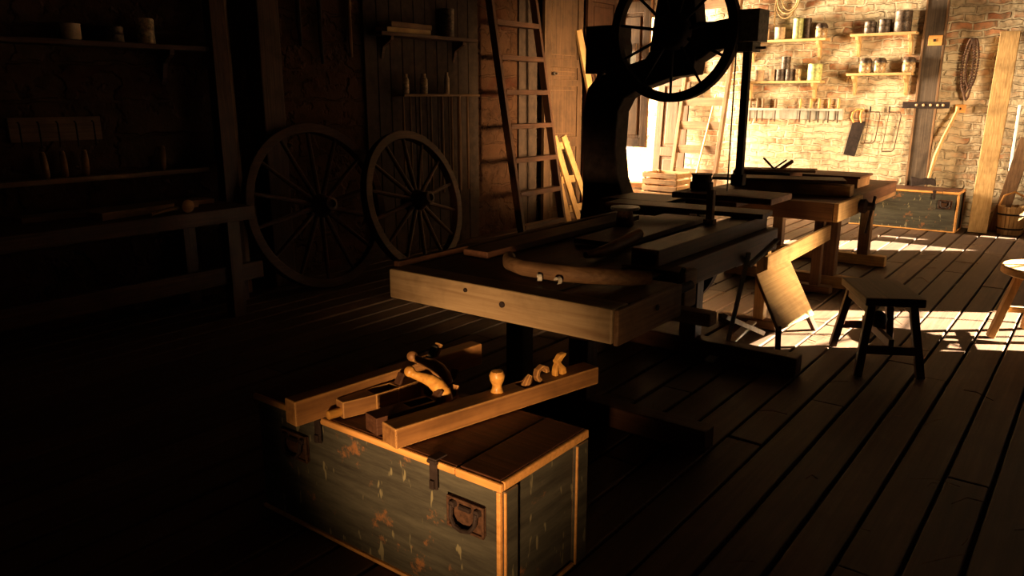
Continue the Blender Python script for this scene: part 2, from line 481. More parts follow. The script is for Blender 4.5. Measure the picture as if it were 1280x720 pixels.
# left jointer
t, m0, m1 = long_plane('jointer_plane', 'long wooden jointer plane at the left end of the chest, its end overhanging the front', (-2.171, 1.545, ZT), R(-6), 0.90, 0.066, 0.092, M['beech'])
bm = NB(); beam(bm, (0.033, m1-0.01, 0.03), (0.033, m1+0.05, 0.135), 0.036, 0.012); obj('wedge', bm, M['beech'], t, 0.003)
bm = NB(); beam(bm, (0.033, m0+0.06, 0.02), (0.033, m0+0.125, 0.13), 0.034, 0.004); obj('iron', bm, M['steel'], t)

# right jointer, with knob, wedge and curled tote
t, m0, m1 = long_plane('jointer_plane', 'longest wooden plane lying across the chest, with front knob and curled handle', (-1.790, 1.642, ZT), R(-12.9), 0.935, 0.087, 0.070, M['beech'])
bm = NB()
lathe(bm, [(0.024, 0.0), (0.019, 0.012), (0.017, 0.025), (0.026, 0.045), (0.029, 0.062), (0.022, 0.078), (0.0, 0.083)], 16, (0.035, 0.46, 0.07))
obj('knob', bm, M['horn'], t, smooth=True)
bm = NB(); tube(bm, [(0.045, 0.585, 0.06), (0.045, 0.60, 0.085), (0.045, 0.61, 0.10)], [0.018, 0.016, 0.010], 8); obj('wedge', bm, M['beech'], t)
bm = NB()
def ribbon(bm, pts, w, th, xc):
    """curved blank in the YZ plane of thickness th, width w along x"""
    n = len(pts)
    rows = []
    for i, (y, z) in enumerate(pts):
        a = pts[max(i-1, 0)]; b = pts[min(i+1, n-1)]
        d = Vector((b[0]-a[0], b[1]-a[1])); d.normalize(); nrm = Vector((-d.y, d.x))
        tt = th[i] if isinstance(th, (list, tuple)) else th
        rows.append([bm.verts.new((xc+sx*w/2, y+nrm.x*sn*tt/2, z+nrm.y*sn*tt/2)) for sx, sn in ((-1, -1), (1, -1), (1, 1), (-1, 1))])
    for A, B in zip(rows, rows[1:]):
        for k in range(4): bm.faces.new((A[k], A[(k+1) % 4], B[(k+1) % 4], B[k]))
    bm.faces.new(rows[0][::-1]); bm.faces.new(rows[-1])
# closed tote: S curve rising to a horn, with the front curl
ribbon(bm, [(0.655, 0.068), (0.640, 0.090), (0.646, 0.110), (0.668, 0.122), (0.688, 0.112), (0.690, 0.095)], 0.026, [0.02, 0.018, 0.016, 0.015, 0.016, 0.018], 0.045)
obj('closed_tote', bm, M['beech'], t, 0.004)
bm = NB()
ribbon(bm, [(0.775, 0.068), (0.772, 0.090), (0.755, 0.108), (0.746, 0.124), (0.762, 0.142), (0.785, 0.150)], 0.026, [0.03, 0.024, 0.02, 0.026, 0.022, 0.008], 0.045)
ribbon(bm, [(0.738, 0.068), (0.735, 0.085), (0.738, 0.100), (0.746, 0.115)], 0.024, [0.018, 0.014, 0.014, 0.014], 0.045)
tag(obj('horn_tote', bm, M['horn'], t, 0.004), 'curled wooden handle')

# smoothing plane beside it
t, m0, m1 = long_plane('smoothing_plane', 'short dark wooden plane tucked along the left side of the longest plane', (-1.905, 1.675, ZT), R(-12.9), 0.24, 0.075, 0.062, M['darkY'])
bm = NB(); beam(bm, (0.037, m1-0.01, 0.02), (0.037, m1+0.04, 0.085), 0.04, 0.012); obj('wedge', bm, M['darkY'], t, 0.003)

# coffin plane beside the left jointer
t = thing('coffin_plane', 'small dark plane with an open throat beside the left jointer plane', 'hand plane', (-2.055, 1.690, ZT), (0, 0, R(-10)))
bm = NB()
def half(y): return 0.024 + 0.014 * math.sin(min(1, y / 0.34) * PI)
ys = [0, 0.03, 0.07, 0.11, 0.14]
def coffin(bm, ya, yb, full=True, xs=None):
    ysn = [ya + (yb-ya)*i/5 for i in range(6)]
    rows = []
    for y in ysn:
        h = half(y); a, b = (-h, h) if xs is None else ((-h, -h+0.010) if xs < 0 else (h-0.010, h))
        rows.append([bm.verts.new(v) for v in ((a, y, 0), (b, y, 0), (b, y, 0.062), (a, y, 0.062))])
    for A, B in zip(rows, rows[1:]):
        for k in range(4): bm.faces.new((A[k], A[(k+1) % 4], B[(k+1) % 4], B[k]))
    bm.faces.new(rows[0][::-1]); bm.faces.new(rows[-1])
coffin(bm, 0, 0.13); coffin(bm, 0.23, 0.34); coffin(bm, 0.13, 0.23, xs=-1); coffin(bm, 0.13, 0.23, xs=1)
obj('body', bm, M['beech'], t, 0.003)
bm = NB(); beam(bm, (0, 0.225, 0.02), (0, 0.27, 0.10), 0.035, 0.010); obj('wedge', bm, M['darkY'], t, 0.002)
bm = NB(); lathe(bm, [(0.012, -0.052), (0.0165, -0.049), (0.0165, -0.01), (0.014, 0.004)], 16, (0.004, 0, 0.022), 'Y'); tag(obj('strike_button', bm, M['horn'], t, smooth=True), 'pale round button')

# horned scrub planes
def horn_plane(label, loc, rz, mat, hm):
    t = thing('horned_plane', label, 'hand plane', loc, (0, 0, rz))
    bm = NB(); box2(bm, -0.045, 0.045, -0.03, 0.10, 0, 0.030); box2(bm, -0.038, 0.038, -0.024, 0.092, 0.030, 0.042)
    obj('body', bm, mat, t, 0.005)
    bm = NB()
    pts = [(0.012, 0.03, 0.036), (0.006, 0.03, 0.065), (-0.012, 0.028, 0.088), (-0.038, 0.024, 0.104), (-0.068, 0.018, 0.112), (-0.096, 0.010, 0.118), (-0.115, 0.004, 0.128)]
    tube(bm, pts, [0.034, 0.031, 0.028, 0.024, 0.019, 0.015, 0.016], 14)
    bmesh.ops.create_icosphere(bm, subdivisions=3, radius=0.021, matrix=Matrix.Translation((-0.118, 0.003, 0.132)))
    obj('horn', bm, hm, t, smooth=True)
    bm = NB(); beam(bm, (0.02, 0.07, 0.03), (0.02, 0.095, 0.075), 0.030, 0.010); obj('wedge', bm, mat, t, 0.002)
    return t
horn_plane('horned plane with a bright yellow curved handle in the middle of the chest', (-1.815, 1.935, ZT), R(8), M['beech'], M['horn'])
horn_plane('dim horned plane behind the yellow-handled one at the back of the chest', (-1.93, 2.065, ZT), R(8), M['darkY'], M['beech'])

# ------------------------------------------------------------------ main bench
t = thing('workbench', 'massive wooden workbench in the middle of the room with scarred front beam', 'workbench', (-2.1, 3.6, 0))
def L(x, y, z): return (x + 2.1, y - 3.6, z)
def lb(bm, x0, x1, y0, y1, z0, z1): return box2(bm, x0+2.1, x1+2.1, y0-3.6, y1-3.6, z0, z1)
bm = NB(); lb(bm, -2.66, -1.62, 2.67, 4.85, 0.70, 0.785); lb(bm, -1.84, -1.60, 3.30, 4.85, 0.665, 0.80); lb(bm, -2.66, -1.80, 2.67, 4.85, 0.70, 0.795)
obj('worktop', bm, M['darkY'], t, 0.006)
bm = NB(); lb(bm, -2.672, -1.448, 2.54, 2.675, 0.658, 0.80)
tag(obj('front_beam', bm, M['bench_front'], t, 0.008), 'scarred pale front beam')
bm = NB(); lb(bm, -1.442, -1.42, 2.54, 3.10, 0.655, 0.80); lb(bm, -1.60, -1.442, 2.67, 3.10, 0.66, 0.80)
obj('tail_vise_jaw', bm, M['oldY'], t, 0.006)
for (x0, z0) in ((-1.985, 0.735), (-2.19, 0.768)):
    bm = NB(); lathe(bm, [(0.0, -0.006), (0.013 if x0 > -2 else 0.009, -0.005), (0.014 if x0 > -2 else 0.010, 0.006)], 14, L(x0, 2.537, z0), 'Y'); obj('bolt', bm, M['iron'], t)
bm = NB(); lathe(bm, [(0.0, -0.004), (0.012, -0.003), (0.012, 0.006)], 12, L(-1.419, 2.86, 0.745), 'X'); obj('bolt', bm, M['iron'], t)
bm = NB()
tube(bm, [L(-1.50, 3.08, 0.735), L(-1.50, 3.36, 0.735)], 0.022, 12)
lathe(bm, [(0.03, 0), (0.045, 0.01), (0.045, 0.05), (0.03, 0.06)], 14, L(-1.50, 3.12, 0.735), 'Y')
tube(bm, [L(-1.44, 3.15, 0.86), L(-1.54, 3.15, 0.60)], 0.011, 8)
obj('vise_screw', bm, M['iron'], t, smooth=True)
bm = NB(); lb(bm, -1.66, -1.50, 3.30, 3.44, 0.62, 0.80); obj('vise_block', bm, M['oldY'], t, 0.01)
bm = NB(); lb(bm, -1.52, -1.31, 3.16, 3.24, 0.605, 0.665); tag(obj('guide_bar', bm, M['oldX'], t, 0.006), 'reddish bar sticking out at the right')
# back tray rim
bm = NB(); lb(bm, -2.70, -2.665, 2.60, 4.85, 0.70, 0.825); obj('tray_rim', bm, M['darkY'], t, 0.004)
# underframe, in dark wood that paints in the shade below the top
for y0 in (3.16, 4.45):
    bm = NB(); lb(bm, -2.55, -1.30, y0, y0+0.11, 0.0, 0.11); obj('foot', bm, M['darkX'], t, 0.008)
    for x0 in (-2.45, -2.05):
        bm = NB(); lb(bm, x0, x0+0.11, y0+0.005, y0+0.105, 0.11, 0.60); obj('leg', bm, M['darkZ'], t, 0.006)
    bm = NB(); lb(bm, -2.55, -1.70, y0-0.005, y0+0.115, 0.60, 0.70); obj('bearer', bm, M['darkX'], t, 0.006)
bm = NB(); lb(bm, -2.60, -1.86, 2.74, 2.84, 0.575, 0.66); obj('front_rail', bm, M['oldX'], t, 0.03)
bm = NB(); lb(bm, -2.12, -2.08, 3.27, 4.45, 0.28, 0.40); obj('stretcher', bm, M['darkY'], t, 0.004)

# things lying on it
def bent(name, label, pts, rads, mat):
    c = Vector(pts[0])
    t = NB(); tube(t, [Vector(p) - c for p in pts], rads, 12)
    o = obj(name, t, mat, None, smooth=True, loc=c); return tag(o, label, 'wood piece')
Z8 = 0.80
bent('bent_branch', 'thick bent branch with pale knots lying along the front of the workbench', [(-2.27, 2.96, Z8+0.035), (-2.19, 2.86, Z8+0.035), (-2.06, 2.80, Z8+0.038), (-1.90, 2.80, Z8+0.04), (-1.75, 2.84, Z8+0.04), (-1.60, 2.92, Z8+0.036), (-1.52, 2.99, Z8+0.034)], [0.032, 0.034, 0.036, 0.038, 0.038, 0.036, 0.030], M['oldX'])
bent('bent_branch', 'short bent branch pointing up behind the longer one on the workbench', [(-2.02, 3.26, Z8+0.03), (-2.0, 3.36, Z8+0.03), (-2.0, 3.50, Z8+0.035), (-2.0, 3.64, Z8+0.05), (-1.99, 3.76, Z8+0.075)], [0.018, 0.026, 0.032, 0.034, 0.028], M['beech'])
def plank(name, label, a, b, w, h, mat, cat='plank', up=(0, 0, 1), group=None, bev=0.004):
    a = Vector(a); b = Vector(b)
    t = NB(); beam(t, (0, 0, 0), b - a, w, h, up)
    o = obj(name, t, mat, None, bev, loc=a); return tag(o, label, cat, group)
plank('timber', 'heavy squared timber lying lengthwise along the right side of the workbench', (-1.74, 3.35, Z8+0.041), (-1.73, 4.80, Z8+0.041), 0.15, 0.08, M['darkY'])
plank('timber', 'broad dark plank lying lengthwise in the middle of the workbench', (-2.17, 3.62, Z8+0.018), (-2.20, 4.78, Z8+0.018), 0.30, 0.032, M['darkY'])
plank('timber', 'narrow dark plank lying along the left edge of the workbench', (-2.52, 3.0, Z8+0.018), (-2.52, 4.6, Z8+0.018), 0.16, 0.034, M['darkY'])
plank('board', 'dark board lying across the far end of the workbench', (-2.66, 4.62, Z8+0.098), (-1.62, 4.70, Z8+0.098), 0.22, 0.03, M['darkX'])
t = thing('glue_pot', 'small lidded iron glue pot near the left edge of the workbench', 'pot', (-2.30, 4.15, Z8+0.034))
bm = NB(); lathe(bm, [(0.045, 0), (0.055, 0.01), (0.05, 0.06), (0.045, 0.10)], 16); obj('pot_body', bm, M['rust'], t, smooth=True)
bm = NB(); lathe(bm, [(0.085, 0.10), (0.09, 0.11), (0.085, 0.118)], 20); obj('rim_plate', bm, M['steel'], t)
t = thing('bench_hook', 'upright wooden peg standing near the far right end of the workbench', 'peg', (-1.80, 4.25, Z8+0.081))
bm = NB(); box2(bm, -0.02, 0.02, -0.02, 0.02, 0, 0.2); box2(bm, -0.03, 0.03, -0.03, 0.03, 0, 0.03); obj('peg', bm, M['oldZ'], t, 0.004)
# shavings
for i, (x0, y0, lab) in enumerate(((-1.93, 2.735, 'curled pale wood shaving on the front beam, left of the pair'), (-1.83, 2.735, 'curled pale wood shaving on the front beam, right of the pair'))):
    bm = NB()
    ribbon(bm, [(0.02*math.cos(a)*(1-0.08*a), 0.02+0.02*math.sin(a)*(1-0.08*a)) for a in [k*0.5 for k in range(10)]], 0.02, 0.0012, 0)
    o = obj('wood_shaving', bm, M['greywood'], None, loc=(x0, y0, Z8+0.003)); o.rotation_euler = (0, 0, R(40+30*i)); tag(o, lab, 'shaving')

# stool beside sticks
plank('stick', 'pale upright stick leaning on the right side of the workbench', (-1.80, 4.63, 0.0), (-1.575, 4.30, 0.73), 0.026, 0.02, M['greywood'], 'stick')
plank('stick', 'short pale stick tied across the top of the upright one', (-1.56, 4.27, 0.66), (-1.50, 4.55, 0.78), 0.03, 0.018, M['greywood'], 'stick')
plank('offcut', 'pale flat offcut lying beside the upright stick', (-1.93, 4.90, 0.16), (-1.74, 5.12, 0.025), 0.07, 0.03, M['greywood'], 'offcut')
plank('stick', 'pale stick lying on the floor at the edge of the sunlight', (-1.80, 4.37, 0.012), (-1.86, 5.25, 0.05), 0.06, 0.018, M['greywood'], 'stick')
# tilted board with one leg
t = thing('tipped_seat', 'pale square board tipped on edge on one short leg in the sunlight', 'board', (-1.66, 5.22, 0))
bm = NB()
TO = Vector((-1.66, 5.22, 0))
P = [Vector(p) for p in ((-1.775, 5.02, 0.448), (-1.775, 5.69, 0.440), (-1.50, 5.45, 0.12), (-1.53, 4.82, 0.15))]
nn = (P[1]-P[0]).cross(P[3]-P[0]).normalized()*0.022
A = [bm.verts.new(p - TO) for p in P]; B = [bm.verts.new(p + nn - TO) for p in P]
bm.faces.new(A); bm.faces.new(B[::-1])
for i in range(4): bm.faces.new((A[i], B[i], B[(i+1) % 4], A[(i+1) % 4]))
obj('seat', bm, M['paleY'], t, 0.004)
for a, b in (((-1.55, 4.86, 0.16), (-1.50, 4.73, 0.0)), ((-1.53, 5.40, 0.13), (-1.50, 5.50, 0.0))):
    bm = NB(); beam(bm, Vector(a) - TO, Vector(b) - TO, 0.035, 0.035); obj('leg', bm, M['darkZ'], t, 0.003)

# ------------------------------------------------------------------ trestle and second bench
t = thing('trestle', 'low trestle with a pale slanting rail behind the tipped board', 'trestle', (-1.83, 6.0, 0))
for y0, z1 in ((5.33, 0.69), (6.62, 0.645)):
    bm = NB(); box2(bm, -0.05, 0.025, y0-6.0-0.03, y0-6.0+0.04, 0.06, z1); obj('post', bm, M['paleZ'] if y0 < 6 else M['oldZ'], t, 0.004)
    bm = NB(); box2(bm, -0.3, 0.12, y0-6.0-0.045, y0-6.0+0.055, 0, 0.06); obj('foot', bm, M['oldX'], t, 0.004)
bm = NB(); beam(bm, (0.042, -0.78, 0.47), (0.042, 0.70, 0.50), 0.03, 0.125); obj('rail', bm, M['paleY'], t, 0.004)

t = thing('workbench', 'second workbench behind the bandsaw, piled with boards and tools', 'workbench', (-2.25, 7.3, 0))
def l2(bm, x0, x1, y0, y1, z0, z1): return box2(bm, x0+2.25, x1+2.25, y0-7.3, y1-7.3, z0, z1)
bm = NB(); l2(bm, -2.85, -1.63, 6.30, 8.3, 0.70, 0.80); obj('worktop', bm, M['darkY'], t, 0.005)
bm = NB(); l2(bm, -2.85, -1.652, 6.24, 6.30, 0.655, 0.80); obj('front_beam', bm, M['oldX'], t, 0.005)
bm = NB(); l2(bm, -1.648, -1.61, 6.24, 6.95, 0.655, 0.80); tag(obj('side_jaw', bm, M['paleY'], t, 0.005), 'pale right side jaw')
bm = NB(); l2(bm, -1.66, -1.63, 7.0, 8.3, 0.66, 0.70); obj('side_beam', bm, M['oldY'], t, 0.005)
for y0 in (6.85, 8.0):
    bm = NB(); l2(bm, -2.75, -1.48 if y0 < 7 else -1.6, y0+0.5-0.5, y0+0.1, 0, 0.10); obj('foot', bm, M['paleX'], t, 0.005)
    for x0 in (-2.7, -1.86):
        bm = NB(); l2(bm, x0, x0+0.10, y0, y0+0.1, 0.10, 0.70); obj('leg', bm, M['oldZ'], t, 0.004)
bm = NB()
lathe(bm, [(0.03, 0.0), (0.055, 0.01), (0.06, 0.05), (0.035, 0.07), (0.03, 0.12)], 14, (0.64, -0.45, -0.0+0.72), 'X')
obj('vise_screw', bm, M['iron'], t, smooth=True)
bm = NB(); tube(bm, [(0.745, -0.40, 0.80), (0.715, -0.47, 0.50)], 0.012, 8); obj('vise_handle', bm, M['iron'], t, smooth=True)

# load on the second bench
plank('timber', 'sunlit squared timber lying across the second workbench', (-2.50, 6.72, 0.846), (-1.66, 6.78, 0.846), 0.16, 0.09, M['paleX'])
plank('board', 'upper dark board in the pile on the second workbench', (-2.75, 6.50, 0.92), (-1.75, 6.88, 0.915), 0.30, 0.025, M['darkX'])
plank('board', 'bowed dark board on top of the pile on the second workbench', (-2.72, 6.95, 0.955), (-2.05, 7.1, 0.965), 0.22, 0.02, M['oldX'])
t = thing('tool_box', 'flat-lidded wooden box at the far right corner of the second workbench', 'box', (-2.02, 7.62, 0.80))
bm = NB(); box2(bm, -0.25, 0.25, -0.22, 0.2, 0, 0.085); obj('box_body', bm, M['oldX'], t, 0.003)
bm = NB(); box2(bm, -0.27, 0.27, -0.24, 0.22, 0.085, 0.105); obj('lid', bm, M['darkX'], t, 0.003)
t = thing('crate', 'dark low crate under the pile on the second workbench', 'box', (-2.45, 7.05, 0.80))
bm = NB(); box2(bm, -0.30, 0.22, -0.10, 0.25, 0, 0.14); obj('box_body', bm, M['darkX'], t, 0.003)
sticks = [((-2.62, 6.9, 0.90), (-2.70, 6.95, 1.02), 0.022, 'left'), ((-2.37, 7.0, 0.95), (-2.50, 7.02, 1.06), 0.010, 'second'), ((-2.42, 7.0, 0.95), (-2.30, 7.05, 1.05), 0.008, 'third'), ((-2.36, 7.0, 0.95), (-2.24, 7.04, 1.045), 0.018, 'right')]
labs = ['thick rounded tool handle leaning up out of the pile, nearest the bandsaw rod', 'thin tool handle slanting left out of the pile', 'thinnest rod slanting right out of the pile', 'stout tool handle slanting right out of the pile']
for (a, b, r, _), lb_ in zip(sticks, labs):
    bm = NB(); d = Vector(b) - Vector(a); tube(bm, [(0, 0, 0), d*0.6, d*0.95, d], [r*0.8, r, r, r*0.6], 10)
    tag(obj('carving_tool', bm, M['darkZ'], None, smooth=True, loc=a), lb_, 'tool')

# ------------------------------------------------------------------ bandsaw
t = thing('bandsaw', 'black cast-iron bandsaw with spoked wheel, silhouetted behind the workbench', 'bandsaw', (-3.2, 5.6, 0))
ox, oy = -3.2, 5.6
bm = NB()
def slab(poly, ya, yb): prism(bm, [(a-ox, b) for a, b in poly], ya, yb)
slab([(-3.60, 0.0), (-3.50, 0.749), (-3.515, 1.472), (-3.47, 1.663), (-3.39, 1.744), (-3.229, 1.80), (-3.127, 1.588), (-3.188, 1.476), (-3.20, 1.179), (-3.17, 0.95), (-3.09, 0.75), (-2.95, 0.60), (-2.90, 0.0)], -0.03, 0.17)
slab([(-3.28, 1.79), (-2.965, 1.875), (-2.93, 1.93), (-2.54, 1.93), (-2.561, 1.756), (-2.742, 1.735), (-3.009, 1.648), (-3.14, 1.575)], -0.03, 0.17)
slab([(-2.93, 1.925), (-2.90, 2.187), (-2.86, 2.42), (-2.80, 2.60), (-2.64, 2.60), (-2.60, 2.389), (-2.558, 2.127), (-2.50, 1.925)], -0.025, 0.165)
slab([(-2.56, 1.84), (-2.56, 2.127), (-2.240, 2.115), (-2.240, 1.933), (-2.42, 1.925), (-2.50, 1.87)], -0.02, 0.16)
obj('frame', bm, M['iron'], t, 0.012)
def spoked(name, cx, cz, rad, yw, ns, rim):
    bm = NB()
    N = 64
    prof = [(-0.035, -rim), (-0.035, 0), (0.035, 0), (0.035, -rim)]
    rings = []
    for k in range(N):
        a = 2*PI*k/N
        rings.append([bm.verts.new((cx-ox+(rad+dr)*math.cos(a), yw-oy+dy, cz+(rad+dr)*math.sin(a))) for dy, dr in prof])
    for k in range(N):
        A, B = rings[k], rings[(k+1) % N]
        for j in range(4): bm.faces.new((A[j], A[(j+1) % 4], B[(j+1) % 4], B[j]))
    w = obj(name, bm, M['iron'], t, smooth=True)
    bm = NB(); lathe(bm, [(0.06, -0.085), (0.108, -0.07), (0.13, -0.04), (0.13, 0.04), (0.08, 0.06)], 28, (cx-ox, yw-oy, cz), 'Y')
    lathe(bm, [(0.0, -0.12), (0.025, -0.115), (0.03, -0.085), (0.03, -0.06)], 16, (cx-ox, yw-oy, cz), 'Y')
    obj('hub', bm, M['iron'], w, smooth=True)
    for k in range(ns):
        a = 2*PI*k/ns + R(-90)
        bm = NB(); c, s = math.cos(a), math.sin(a)
        tube(bm, [(cx-ox+c*0.1, yw-oy, cz+s*0.1), (cx-ox+c*(rad-rim), yw-oy, cz+s*(rad-rim))], [0.013, 0.010], 8)
        obj('spoke', bm, M['iron'], w, smooth=True)
    return w
spoked('upper_wheel', -2.68, 2.055, 0.50, 5.46, 11, 0.066)
spoked('lower_wheel', -2.62, 0.42, 0.40, 5.46, 11, 0.05)
bm = NB(); box2(bm, -2.245-ox, -2.17-ox, -0.10, 0.12, 1.90, 2.13); box2(bm, -2.20-ox, -2.05-ox, -0.13, 0.06, 1.965, 2.18); box2(bm, -2.19-ox, -2.09-ox, -0.11, 0.04, 1.90, 1.97)
tube(bm, [(-2.09-ox, -0.05, 1.925), (-2.02-ox, -0.05, 1.925)], 0.01, 8)
tag(obj('guide_box', bm, M['greymetal'], t, 0.006), 'blocky guide housing')
bm = NB(); box2(bm, -2.165-ox, -2.115-ox, -0.09, -0.04, 1.03, 1.92); box2(bm, -2.19-ox, -2.10-ox, -0.10, -0.03, 0.97, 1.05); obj('guard_post', bm, M['iron'], t, 0.003)
bm = NB(); box2(bm, -2.196-ox, -2.19-ox, -0.15, -0.135, 0.93, 1.95); obj('blade', bm, M['steel'], t)
bm = NB(); box2(bm, -2.54-ox, -1.80-ox, -0.33, 0.10, 0.875, 0.92); box2(bm, -2.5-ox, -2.1-ox, -0.18, 0.05, 0.82, 0.875); box2(bm, -3.17-ox, -2.4-ox, -0.3, 0.09, 0.72, 0.82); obj('table', bm, M['rust'], t, 0.008)
bm = NB(); lathe(bm, [(0.165, -0.09), (0.175, -0.08), (0.175, 0.08), (0.165, 0.09)], 28, (-3.46-ox, 0.28, 1.97), 'Y')
box2(bm, -3.63-ox, -3.31-ox, 0.18, 0.38, 1.78, 2.16)
tube(bm, [(-3.46-ox, 0.28, 1.97), (-3.46-ox, 0.10, 1.70)], 0.03, 8)
obj('pulley_box', bm, M['iron'], t, 0.01)

# on the saw table
t = thing('glue_pot', 'dark stepped iron pot on the bandsaw table left of the upright rod', 'pot', (-2.42, 5.52, 0.92))
bm = NB(); lathe(bm, [(0.07, 0), (0.085, 0.01), (0.085, 0.055), (0.072, 0.06), (0.072, 0.105), (0.078, 0.11), (0.078, 0.118)], 20); obj('pot_body', bm, M['iron'], t, smooth=True)
bm = NB(); box2(bm, -0.02, 0.02, 0.07, 0.15, 0.05, 0.07); obj('lug', bm, M['iron'], t, 0.003)
plank('board', 'dark board lying across the left of the bandsaw table', (-3.05, 5.42, 0.832), (-2.56, 5.42, 0.834), 0.40, 0.024, M['darkX'])

# ------------------------------------------------------------------ stools
def stool(label, loc, rz, w, l, h, mt, ml, name='stool', ntab=True):
    t = thing(name, label, 'stool', loc, (0, 0, rz))
    bm = NB(); box2(bm, -l/2, l/2, -w/2, w/2, h-0.05, h); obj('seat', bm, mt, t, 0.008)
    for sx in (-1, 1):
        for sy in (-1, 1):
            bm = NB(); beam(bm, (sx*(l/2-0.06), sy*(w/2-0.05), h-0.045), (sx*(l/2+0.02), sy*(w/2+0.01), 0.0), 0.045, 0.04, (1, 0, 0)); obj('leg', bm, ml, t, 0.004)
    for sx in (-1, 1):
        bm = NB(); beam(bm, (sx*(l/2-0.0), -w/2+0.02, 0.16), (sx*(l/2-0.0), w/2-0.02, 0.16), 0.025, 0.05); obj('rung', bm, ml, t, 0.003)
    bm = NB(); beam(bm, (-l/2, 0, 0.20), (l/2, 0, 0.20), 0.03, 0.05); obj('stretcher', bm, ml, t, 0.003)
    bm = NB(); box2(bm, -l/2+0.05, l/2-0.05, -w/2+0.03, -w/2+0.05, h-0.11, h-0.05); box2(bm, -l/2+0.05, l/2-0.05, w/2-0.05, w/2-0.03, h-0.11, h-0.05); obj('apron', bm, ml, t, 0.003)
    return t
stool('dark four-legged wooden stool with splayed legs in front of the big sun patch', (-1.0, 5.02, 0), R(119), 0.33, 0.54, 0.47, M['darkX'], M['darkZ'])
t = thing('wood_block', 'dark lump of wood resting on the stretcher of the dark stool', 'wood block', (-1.0, 5.02, 0.226), (0, 0, R(50)))
bm = NB(); lathe(bm, [(0.03, 0), (0.045, 0.015), (0.05, 0.05), (0.04, 0.08), (0.015, 0.10)], 12); obj('block', bm, M['iron'], t, smooth=True)
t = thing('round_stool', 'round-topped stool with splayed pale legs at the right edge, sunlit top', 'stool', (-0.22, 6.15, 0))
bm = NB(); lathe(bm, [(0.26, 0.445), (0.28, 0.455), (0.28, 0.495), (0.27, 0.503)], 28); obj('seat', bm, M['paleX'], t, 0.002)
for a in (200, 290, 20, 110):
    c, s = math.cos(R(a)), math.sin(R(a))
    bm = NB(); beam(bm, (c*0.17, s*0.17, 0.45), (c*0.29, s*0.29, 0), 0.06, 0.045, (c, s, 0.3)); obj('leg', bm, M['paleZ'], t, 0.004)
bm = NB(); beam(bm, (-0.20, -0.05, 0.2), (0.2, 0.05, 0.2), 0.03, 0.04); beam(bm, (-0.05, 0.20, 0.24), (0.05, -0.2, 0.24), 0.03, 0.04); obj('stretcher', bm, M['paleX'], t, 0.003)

# ------------------------------------------------------------------ wagon wheels
def wagon(label, loc, rot, rad, mat):
    t = thing('wagon_wheel', label, 'wheel', loc, rot, None)
    bm = NB(); N = 56
    prof = [(-0.04, -0.075), (-0.04, 0), (0.04, 0), (0.04, -0.075)]
    rings = []
    for k in range(N):
        a = 2*PI*k/N
        rings.append([bm.verts.new((dx, (rad+dr)*math.cos(a), rad+(rad+dr)*math.sin(a))) for dx, dr in prof])
    for k in range(N):
        A, B = rings[k], rings[(k+1) % N]
        for j in range(4): bm.faces.new((A[j], A[(j+1) % 4], B[(j+1) % 4], B[j]))
    obj('rim', bm, mat, t, 0.006)
    bm = NB(); lathe(bm, [(0.0, -0.14), (0.05, -0.14), (0.06, -0.10), (0.10, -0.06), (0.11, 0.0), (0.10, 0.06), (0.065, 0.12), (0.055, 0.20), (0.035, 0.205), (0.03, 0.17)], 24, (0, 0, rad), 'X')
    obj('hub', bm, mat, t, smooth=True)
    for k in range(14):
        a = 2*PI*(k+0.4)/14; c, s = math.cos(a), math.sin(a)
        bm = NB(); tube(bm, [(0.03, c*0.09, rad+s*0.09), (0.01, c*(rad-0.3), rad+s*(rad-0.3)), (0, c*(rad-0.07), rad+s*(rad-0.07))], [0.022, 0.020, 0.016], 8)
        obj('spoke', bm, mat, t, smooth=True)
    return t
wagon('reddish spoked wagon wheel leaning on the left wall, nearer the ladder', (-5.02, 5.30, 0.0), (0, R(-14), R(4)), 0.66, M['darkY'])
wagon('darker spoked wagon wheel leaning on the left wall, nearer the wooden post', (-5.20, 4.28, 0.0), (0, R(-12), R(-3)), 0.70, M['darkY'])  # wheel wood darkened to paint in the shade of the left side

# ------------------------------------------------------------------ ladders
def ladder(name, label, foot, top, width, side, nr, z0, dz, mat, rmat, sw=0.09, st=0.045, rd=0.10, rt=0.05):
    f = Vector(foot); tp = Vector(top); s = Vector(side)
    t = thing(name, label, 'ladder', foot)
    d = tp - f
    nrm = d.cross(s).normalized()
    for k in (0, 1):
        o_ = s*(width*k)
        bm = NB(); beam(bm, o_, o_ + d, st, sw, nrm); obj('stile', bm, mat, t, 0.004)
    for k in range(nr):
        z = z0 + dz*k; q = d*(z/d.z)
        bm = NB(); beam(bm, q + s*0.02, q + s*(width-0.02), rd, rt); obj('rung', bm, rmat, t, 0.004)
    return t
ladder('ladder', 'dark flat-stepped ladder leaning on the left wall beside the panelled door', (-5.22, 7.06, 0), (-5.72, 7.02, 3.0), 0.84, (0, 1, 0), 8, 0.14, 0.375, M['darkZ'], M['darkY'], rt=0.055)
ladder('ladder', 'sunlit pale ladder leaning on the far brick wall at its left end', (-5.17, 10.62, 0), (-5.07, 11.06, 3.1), 0.66, (1, 0, 0), 9, 0.18, 0.335, M['oldZ'], M['oldX'], 0.08, 0.05, 0.05, 0.115)
plank('stick', 'thin pale stick leaning on the far ladder', (-4.80, 10.50, 0.0), (-4.62, 10.86, 1.62), 0.022, 0.022, M['paleZ'], 'stick')

